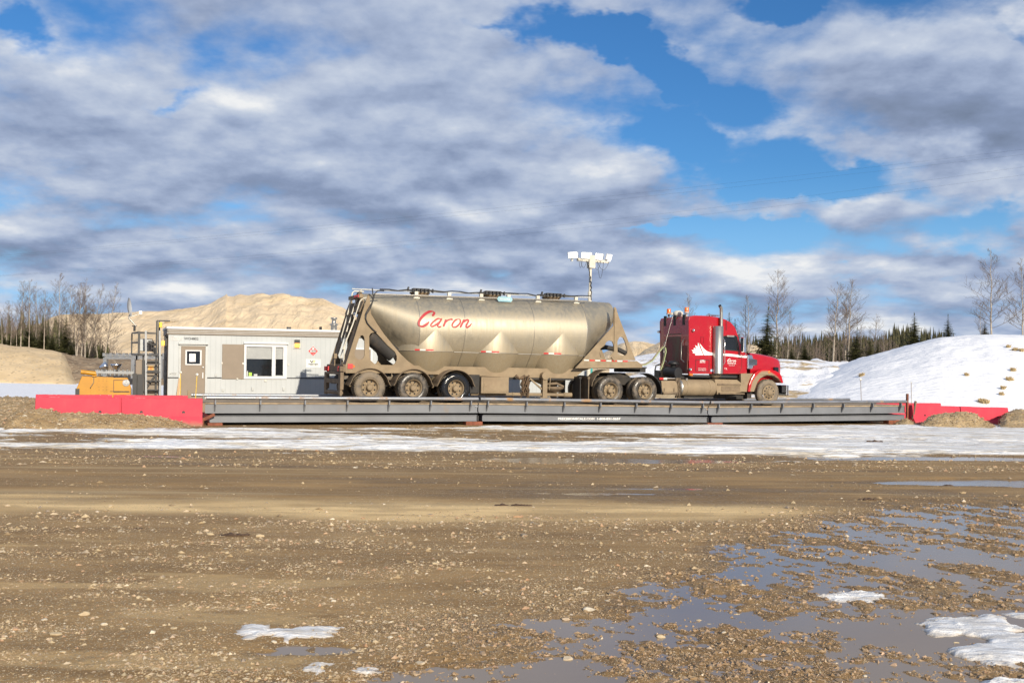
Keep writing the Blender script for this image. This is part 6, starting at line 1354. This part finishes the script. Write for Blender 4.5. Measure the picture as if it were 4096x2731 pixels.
# dry grass tufts melting out of the snow hill
from mathutils.bvhtree import BVHTree
hl=bpy.data.objects['snow_hill'];bv=BVHTree.FromPolygons([v.co for v in hl.data.vertices],[tuple(p.vertices) for p in hl.data.polygons])
M['grass']=mat('dry_grass',(.36,.27,.14),.9,0,.3,6)
for i,(x,y,w_,lb) in enumerate(((2078,886,34,'dry grass tuft highest on the right flank of the snow hill'),(2130,892,24,'small dry tuft at the photo edge, high on the snow hill'),(2062,1045,32,'dry grass tuft halfway up the snow hill at the right'),(2035,1118,42,'wide dry tuft below the halfway one on the snow hill'),(1985,1188,16,'small dry tuft low on the snow hill'),(1832,1292,75,'widest dry grass tuft at the foot of the snow hill, above the barriers'),(875,1086,26,'twiggy dark tuft alone on the left part of the snow hill'),(1700,1083,14,'tiny tuft in the middle of the snow hill'),(2025,862,20,'faint tuft just below the crest of the snow hill'),(1975,1235,12,'tiny tuft near the foot of the snow hill'))):
    u,v=z6(x,y);hit=bv.ray_cast(CAM,ray(u,v).normalized())
    if hit[0] is None: continue
    c=hit[0];sc_=(w_/1.96)/FPX*c.y/2;m=MB();rr=random.Random(i)
    for k in range(int(60+w_*3)):
        a=rr.uniform(0,6.28);q=rr.random()**.5*sc_;p0=Vector((c.x+math.cos(a)*q,c.y+math.sin(a)*q*.9,0));h_=bv.ray_cast(Vector((p0.x,p0.y,30)),Vector((0,0,-1)))
        if h_[0] is None: continue
        p0.z=h_[0].z-.03;t_=Vector((rr.uniform(-.16,.16),rr.uniform(-.12,.12),rr.uniform(.08,.26)));s_=Vector((rr.uniform(.02,.05),0,0))
        m.add([p0-s_,p0+s_,p0+t_],[(0,1,2)])
    solo('grass_tuft',m,M['grass'],lb,'grass tuft',W,tuple(c),'dry grass tufts on the snow hill',fix=False)
# ================================================================ stones
ico=[];ph=(1+5**.5)/2
for a in (-1,1):
    for b in (-ph,ph): ico+=[(0,a,b),(a,b,0),(b,0,a)]
ico=np.array(ico)/math.hypot(1,ph)
from itertools import combinations
d=lambda i,j: np.linalg.norm(ico[i]-ico[j])
IF=[t for t in combinations(range(12),3) if all(abs(d(*p)-1.0515)<.01 for p in combinations(t,2))]
IF=[t if np.dot(np.cross(ico[t[1]]-ico[t[0]],ico[t[2]]-ico[t[0]]),ico[t[0]])>0 else (t[0],t[2],t[1]) for t in IF]
octv=np.array([(1,0,0),(-1,0,0),(0,1,0),(0,-1,0),(0,0,1),(0,0,-1)],float)
OF=[(0,2,4),(2,1,4),(1,3,4),(3,0,4),(2,0,5),(1,2,5),(3,1,5),(0,3,5)]
def scatter(name,X,Y,S,base,faces,mt,sink=.3,zoff=None,label=None):
    n=len(X);k=len(base)
    an=rng.random(n)*6.283;ca,sa=np.cos(an)[:,None],np.sin(an)[:,None]
    v=base[None]*(1+.28*rng.standard_normal((n,k,1)).clip(-1.3,1.3))+.12*rng.standard_normal((n,k,3)).clip(-1,1)
    sx_=S[:,None]*(.8+.7*rng.random((n,1)));sy_=S[:,None]*(.6+.4*rng.random((n,1)));sz_=S[:,None]*(.35+.45*rng.random((n,1)))
    x,y,z=v[...,0]*sx_,v[...,1]*sy_,v[...,2]*sz_
    Z0=(height(X,Y) if zoff is None else zoff)
    P=np.stack([X[:,None]+x*ca-y*sa,Y[:,None]+x*sa+y*ca,Z0[:,None]+z+(sz_*(1-2*sink)*.5)],-1).reshape(-1,3)
    F=(np.array(faces)[None]+(np.arange(n)*k)[:,None,None]).reshape(-1,3).astype(np.int32)
    me=bpy.data.meshes.new(name);me.vertices.add(len(P));me.vertices.foreach_set('co',P.astype(np.float32).ravel())
    me.loops.add(F.size);me.loops.foreach_set('vertex_index',F.ravel());me.polygons.add(len(F));me.polygons.foreach_set('loop_start',np.arange(0,F.size,3,dtype=np.int32));me.polygons.foreach_set('loop_total',np.full(len(F),3,np.int32))
    me.polygons.foreach_set('use_smooth',np.full(len(F),False));me.update(calc_edges=True)
    a=me.attributes.new('tone','FLOAT','POINT');a.data.foreach_set('value',np.repeat(rng.random(n),k).astype(np.float32))
    a=me.attributes.new('wet','FLOAT','POINT');a.data.foreach_set('value',np.repeat(wetzone(X,Y),k).astype(np.float32))
    return me
def stonemat(name):
    m,N,p=newmat(name);t_=attr(N,'tone');tc=N.node('ShaderNodeTexCoord').outputs['Object']
    cr=N.node('ShaderNodeValToRGB',{0:t_});e=cr.color_ramp.elements;e[0].color=(.22,.155,.08,1);e[0].position=0;e[1].position=1;e[1].color=(.62,.55,  .42,1)
    for q,c_ in ((.25,(.34,.25,.14)),(.5,(.50,.40,.25)),(.6,(.25,.20,.15)),(.72,(.52,.43,.30)),(.93,(.38,.22,.12))): z=e.new(q);z.color=(*c_,1)
    c=N.mix(N.m('MULTIPLY',attr(N,'wet'),N.ramp(t_,.92,.75,.1,.75)),cr.outputs[0],(.30,.185,.085));c=N.mix(N.m('MULTIPLY',N.ramp(N.noise(tc,12,4,.6),.45,.7),.5),c,(.33,.24,.15))
    setp(N,p,col=c,rough=N.m('SUBTRACT',.85,N.m('MULTIPLY',attr(N,'wet'),.45)));return m
M['stone']=stonemat('pale_gravel')
def densfield(X,Y):
    g=.30+1.3*ss(fbm(X*.9,Y*1.5,5,201),-.10,.30)
    lanes=.08+.5*ss(fbm(X*.15,Y*1.6,3,202),.10,.30)
    rd=ss(Y,13.2,14.4)*ss(Y,19.0,18.2)
    g=g*(1-rd)+lanes*.35*rd
    g=g*(1-.85*ss(Y+.3*fbm(X*.3,Y,2,81),12.3,12.8)*ss(Y,14.4,13.7)*ss(X,4.5,2.5))
    g=g+1.3*np.exp(-((Y-12.1-.15*X*.2)/.22)**2)*ss(X,-3,0)+.9*np.exp(-((Y-19.6)/.35)**2)+.7*np.exp(-((Y-18.8)/.2)**2)*ss(fbm(X*.3,Y*.3,2,205),-.1,.2)
    g=g+(.7+2.2*ss(fbm(X*1.1,Y*1.3,3,207),.0,.35))*wetzone(X,Y)
    g=g*(1-.80*ss(X,0,-2)*0)
    return g
def sample(n,ymin,ymax,power):
    # density constant in the picture: dY ~ Y^2, width ~ Y
    out=[]
    while sum(len(o[0]) for o in out)<n:
        k=n*3;inv=rng.random(k)*(1/ymin-1/ymax)+1/ymax;Y=1/inv;X=(rng.random(k)*2-1)*(.56*Y+.8)
        keep=rng.random(k)<np.clip(densfield(X,Y)/2.,0,1)*np.clip((Y/14)**power,.0,1.);out.append((X[keep],Y[keep]))
    X=np.concatenate([o[0] for o in out])[:n];Y=np.concatenate([o[1] for o in out])[:n];return X,Y
X,Y=sample(230000,4.8,40,.15)
S=.0036*(rng.random(len(X))**-.46);S=np.clip(S,.0025,.026)*np.clip(Y/10,.75,1.7)
ok=snow_t(X,Y)*(Y>21)<.05;ok&=~((height(X,Y)<WL-.012)&(rng.random(len(X))<.85)&(Y<24.5))
ok&=Y<30.6+.428*(X+9.55)-.3
solo('gravel',scatter('gravel',X[ok],Y[ok],S[ok],octv,OF,M['stone']),M['stone'],kind='stuff',label='loose pale gravel strewn over the brown mud',cat='gravel')
X,Y=sample(1300,4.8,22,.15);S=np.clip(.0125*(rng.random(len(X))**-.33),.008,.035)*np.clip(Y/9,.7,1.3)
ok=~((height(X,Y)<WL-.01)&(rng.random(len(X))<.8))
solo('cobbles',scatter('cobbles',X[ok],Y[ok],S[ok],ico,IF,M['stone']),M['stone'],kind='stuff',label='larger pale stones scattered among the gravel',cat='stones')
# gravel lying on the mounds beside the barriers
for nm,n_,sz in (('gravel_mound',5200,.020),('gravel_mound.001',4200,.016),('gravel_pile',2600,.020),('gravel_mound.002',1800,.022),('gravel_mound.003',500,.018)):
    o_=bpy.data.objects.get(nm)
    if not o_: continue
    vv=np.empty(len(o_.data.vertices)*3,np.float32);o_.data.vertices.foreach_get('co',vv);vv=vv.reshape(-1,3)
    vv=vv[(vv[:,2]>gbase(vv[:,0],vv[:,1])-.02)&(vv[:,1]<44)]
    pk=vv[rng.integers(0,len(vv),n_)]+rng.normal(0,.07,(n_,3))*np.array([1,.6,0])
    S_=sz*(rng.random(n_)**-.3)*.8
    so_=scatter('mound_gravel',pk[:,0],pk[:,1],np.clip(S_,.01,.05),octv,OF,M['stone'],zoff=pk[:,2]-.004)
    solo('mound_gravel',so_,M['stone'],kind='stuff',label='pale gravel strewn over the mounds by the barriers',cat='gravel')
# stones big enough to point at
def px_ground(u,v):
    d=ray(u,v);t=-CAM.z/d.z;p_=CAM+d*t;return p_.x,p_.y
zb=lambda x,y:(x/1.68,2000+y/1.68)
zc_=lambda x,y:(1300+x/1.68,2000+y/1.68)
zd=lambda x,y:(2600+x/1.572,2000+y/1.572)
rocks=[(zb(1748,252),60),(zb(2230,138),38),(zb(300,815),52),(zb(703,848),55),(zb(1023,906),60),(zb(1168,872),52),(zb(422,1033),50),(zb(375,912),80),(zb(562,782),85),(zb(722,495),32),(zb(560,945),50),(zb(1110,950),46),(zb(895,710),36),(zb(1003,855),50),(zb(852,840),28),(zb(940,668),55),(zb(1842,960),50),(zb(1470,1145),34),(zb(1318,1163),50),
 (zc_(437,935),50),(zc_(638,1103),75),(zc_(693,990),40),(zc_(990,835),26),(zc_(1012,776),36),(zc_(745,435),52),(zc_(173,78),40),(zc_(1780,745),95),(zc_(1930,845),38),(zc_(2260,910),70),(zc_(1620,795),60),(zc_(1625,1055),85),(zc_(1783,150),36),(zc_(2040,170),30),(zc_(55,688),45),(zc_(290,658),40),
 (zd(507,880),48),(zd(465,840),36),(zd(305,745),42),(zd(372,768),60),(zd(548,708),38),(zd(598,742),36),(zd(78,850),65),(zd(2055,640),55),(zd(1965,672),30),(zd(1865,672),32),(zd(2150,700),28),(zd(1768,552),50),(zd(765,102),42),(zd(1232,262*0+885),40),(zd(1350,1097),38),(zd(1930,885),55)]
for i,((u,v),wpx) in enumerate(rocks):
    x,y=px_ground(u,v);wz=wpx/1.65*y/4000/2*.85
    mb=MB();rr=random.Random(i*3+1);bm_v=[]
    g0=float(height(np.array([x]),np.array([y]))[0])
    # twice-subdivided icosahedron, squashed and chipped
    V=[Vector(p) for p in ico];Fc=list(IF);
    for _ in range(2):
        mid={};NF=[]
        def md(a,b):
            k=(min(a,b),max(a,b))
            if k not in mid: V.append(((V[a]+V[b])/2).normalized());mid[k]=len(V)-1
            return mid[k]
        for (a,b,c) in Fc:
            ab,bc,ca=md(a,b),md(b,c),md(c,a);NF+=[(a,ab,ca),(b,bc,ab),(c,ca,bc),(ab,bc,ca)]
        Fc=NF
    pl=[(Vector((rr.gauss(0,1),rr.gauss(0,1),rr.gauss(0,1))).normalized(),rr.uniform(.45,.85)) for _ in range(9)]
    out=[]
    for p_ in V:
        q=p_.copy()
        for n_,dd_ in pl:
            e=q.dot(n_)-dd_
            if e>0:q-=n_*e
        out.append(q)
    rot=rr.uniform(-.5,.5);c,s_=math.cos(rot),math.sin(rot);fl=rr.uniform(.38,.62)
    mb.add([(x+(q.x*c-q.y*s_)*wz*1.15,y+(q.x*s_+q.y*c)*wz*.9,g0+q.z*wz*fl+wz*fl*.35) for q in out],Fc)
    me=mb.mesh('rock',(x,y,g0));a=me.attributes.new('tone','FLOAT','POINT');tv=rr.choice([.95*.0+.72,.5,.78,.3,1.,1.]);a.data.foreach_set('value',[tv]*len(me.vertices))
    solo('rock',me,M['stone'],'pale stone of fist size or more lying loose on the gravelly mud','stone',W,(x,y,g0),'larger stones lying loose on the mud')
# dark clods of mud
M['clod']=mat('dark_wet_clod',(.075,.045,.028),.8,0,.3,12,bump=.02,bscale=30)
for i,(u,v,wpx,lb) in enumerate(((*zb(1575,246),190,'long dark clod of mud beside a white stone, left foreground'),(*zb(930,198),60,'small reddish clod left of the long dark clod'),(*zc_(1190,38),90,'left of the two dark clods on the pale strip'),(*zc_(1320,40),130,'right of the two dark clods on the pale strip'),(3498,1751,52,'dark brown clod lying on the snow strip at the right'),(2600+1875/1.572,1550+612/1.572,70,'dark clod on the muddy road near the narrow puddle'),(*zd(1365,0),110,'dark wet clod at the top edge of the big puddle'))):
    x,y=px_ground(u,v);wz=wpx/1.65*y/4000/2 if i!=4 else .22
    rr=random.Random(i+50);mb=MB();nb=7
    for k in range(nb):
        f=(k/(nb-1)-.5)*2;r_=wz*rr.uniform(.16,.36)*(1-.4*abs(f));cx_,cy_=x+f*wz*.85,y+rr.uniform(-.1,.1)*wz;g0=float(height(np.array([cx_]),np.array([cy_]))[0])+(.05 if i==4 else 0)
        mb.add([(cx_+p[0]*r_*1.3*rr.uniform(.8,1.2),cy_+p[1]*r_*rr.uniform(.8,1.2),g0+r_*.3+p[2]*r_*.7*rr.uniform(.7,1.2)) for p in ico],IF)
    solo('mud_clod',mb,M['clod'],lb,'mud clod',W,(x,y,g0),'dark clods of mud')
# remnants of ice and snow in the foreground
m,N,p=newmat('granular_melting_ice');tc=N.node('ShaderNodeTexCoord').outputs['Object']
n=N.noise(N.map(tc,(0,0,0),(0,0,-.3),(2,6,1)),1.6,6,.65);g=N.noise(tc,70,3,.6)
c=N.mix(N.ramp(n,.36,.68),(.86,.86,.85),(.56,.51,.44));c=N.mix(N.ramp(attr(N,'edge'),.22,.0,0.,.7),c,(.40,.33,.25))
b=N.node('ShaderNodeBump',{'Height':N.m('ADD',n,N.m('MULTIPLY',g,.25)),'Strength':.9,'Distance':.03})
setp(N,p,col=c,rough=.35,nrm=b.outputs[0],spec=.5);M['ice']=m
def patch(poly,th,lb,seed,fz=.05):
    """poly: picture points of its outline on the ground"""
    G=[px_ground(*q) for q in poly];xs=[g[0] for g in G];ys=[g[1] for g in G];x0,x1,y0,y1=min(xs)-.15,max(xs)+.15,min(ys)-.15,max(ys)+.15
    n=110;A,B_=np.meshgrid(np.linspace(x0,x1,n),np.linspace(y0,y1,n))
    A2=A+fz*fbm(A*7,B_*7,4,seed)*2;B2=B_+fz*fbm(A*5,B_*9,4,seed+5)*2
    dist=np.full(A.shape,1e9);ins=np.zeros(A.shape,bool);k=len(G)
    for i in range(k):
        (ax,ay),(bx_,by_)=G[i],G[(i+1)%k];dx,dy=bx_-ax,by_-ay;t=np.clip(((A2-ax)*dx+(B2-ay)*dy)/(dx*dx+dy*dy),0,1)
        dist=np.minimum(dist,np.hypot(A2-ax-t*dx,B2-ay-t*dy));c_=(ay>B2)!=(by_>B2);xi=ax+(B2-ay)*dx/(dy if abs(dy)>1e-9 else 1e-9);ins^=c_&(A2<xi)
    sd=np.where(ins,dist,-dist);sd=sd+.012;e=sd/.13
    z=np.maximum(height(A,B_),WL)+np.where(e>0,th*np.tanh(e*1.6)*(1+.35*fbm(A*3,B_*6,4,seed+9)),-.02+e*.02)-.002
    me=grid_mesh('snow_patch',A,B_,z,{'edge':np.clip(e,0,1)*.5})
    # drop everything outside the outline
    import bmesh
    bm=bmesh.new();bm.from_mesh(me);idx=(sd.ravel()<-.03);bm.verts.ensure_lookup_table();bmesh.ops.delete(bm,geom=[v for v in bm.verts if idx[v.index]],context='VERTS');bm.to_mesh(me);bm.free()
    c0=(sum(xs)/k,sum(ys)/k,0);me.transform(Matrix.Translation(-Vector(c0)))
    solo('snow_patch',me,M['ice'],lb,'snow patch',W,c0,'melting snow remnants in the foreground')
patch([zb(*q) for q in [(1600,858),(1690,848),(1790,850),(1818,885),(1900,878),(1990,860),(2110,858),(2230,868),(2300,885),(2240,910),(2100,935),(1930,955),(1870,935),(1850,915),(1760,935),(1680,948),(1630,935),(1600,900)]],.022,'white melting snow patch with a notch, lower left, at a small puddle',301)
patch([zb(*q) for q in [(2095,1108),(2140,1105),(2185,1125),(2150,1165),(2100,1180),(2080,1150)]],.02,'tiny triangular ice remnant below the notched snow patch',311)
patch([zc_(*q) for q in [(170,1140),(240,1130),(330,1128),(410,1135),(350,1165),(280,1180),(210,1165)]],.02,'thin ice remnant in the puddle at the bottom edge, left of centre',321)
patch([zd(*q) for q in [(1065,600),(1200,572),(1400,570),(1450,595),(1485,622),(1440,630),(1330,622),(1250,632),(1130,625)]],.022,'flat snow patch lying in the middle of the big puddle',331)
patch([zd(*q) for q in [(1665,770),(1800,745),(2050,730),(2090,718),(2180,720),(2290,770),(2340,790),(2280,825),(2352,835),(2480,830),(2500,1000),(2330,1035),(2200,1030),(2100,1010),(2000,990),(1890,970),(1850,935),(1900,920),(2050,895),(2130,885),(2100,865),(1990,840),(1850,850),(1770,848),(1730,810)]],.032,'largest snow patch at the right edge, streaked with mud',341)
patch([zd(*q) for q in [(2215,712),(2300,700),(2420,696),(2430,735),(2290,728)]],.018,'small snow sliver just above the largest patch at the right edge',351)
patch([zd(*q) for q in [(2030,1150),(2130,1130),(2352,1120),(2500,1125),(2500,1200),(2100,1190)]],.03,'snow sliver at the bottom right corner',361)
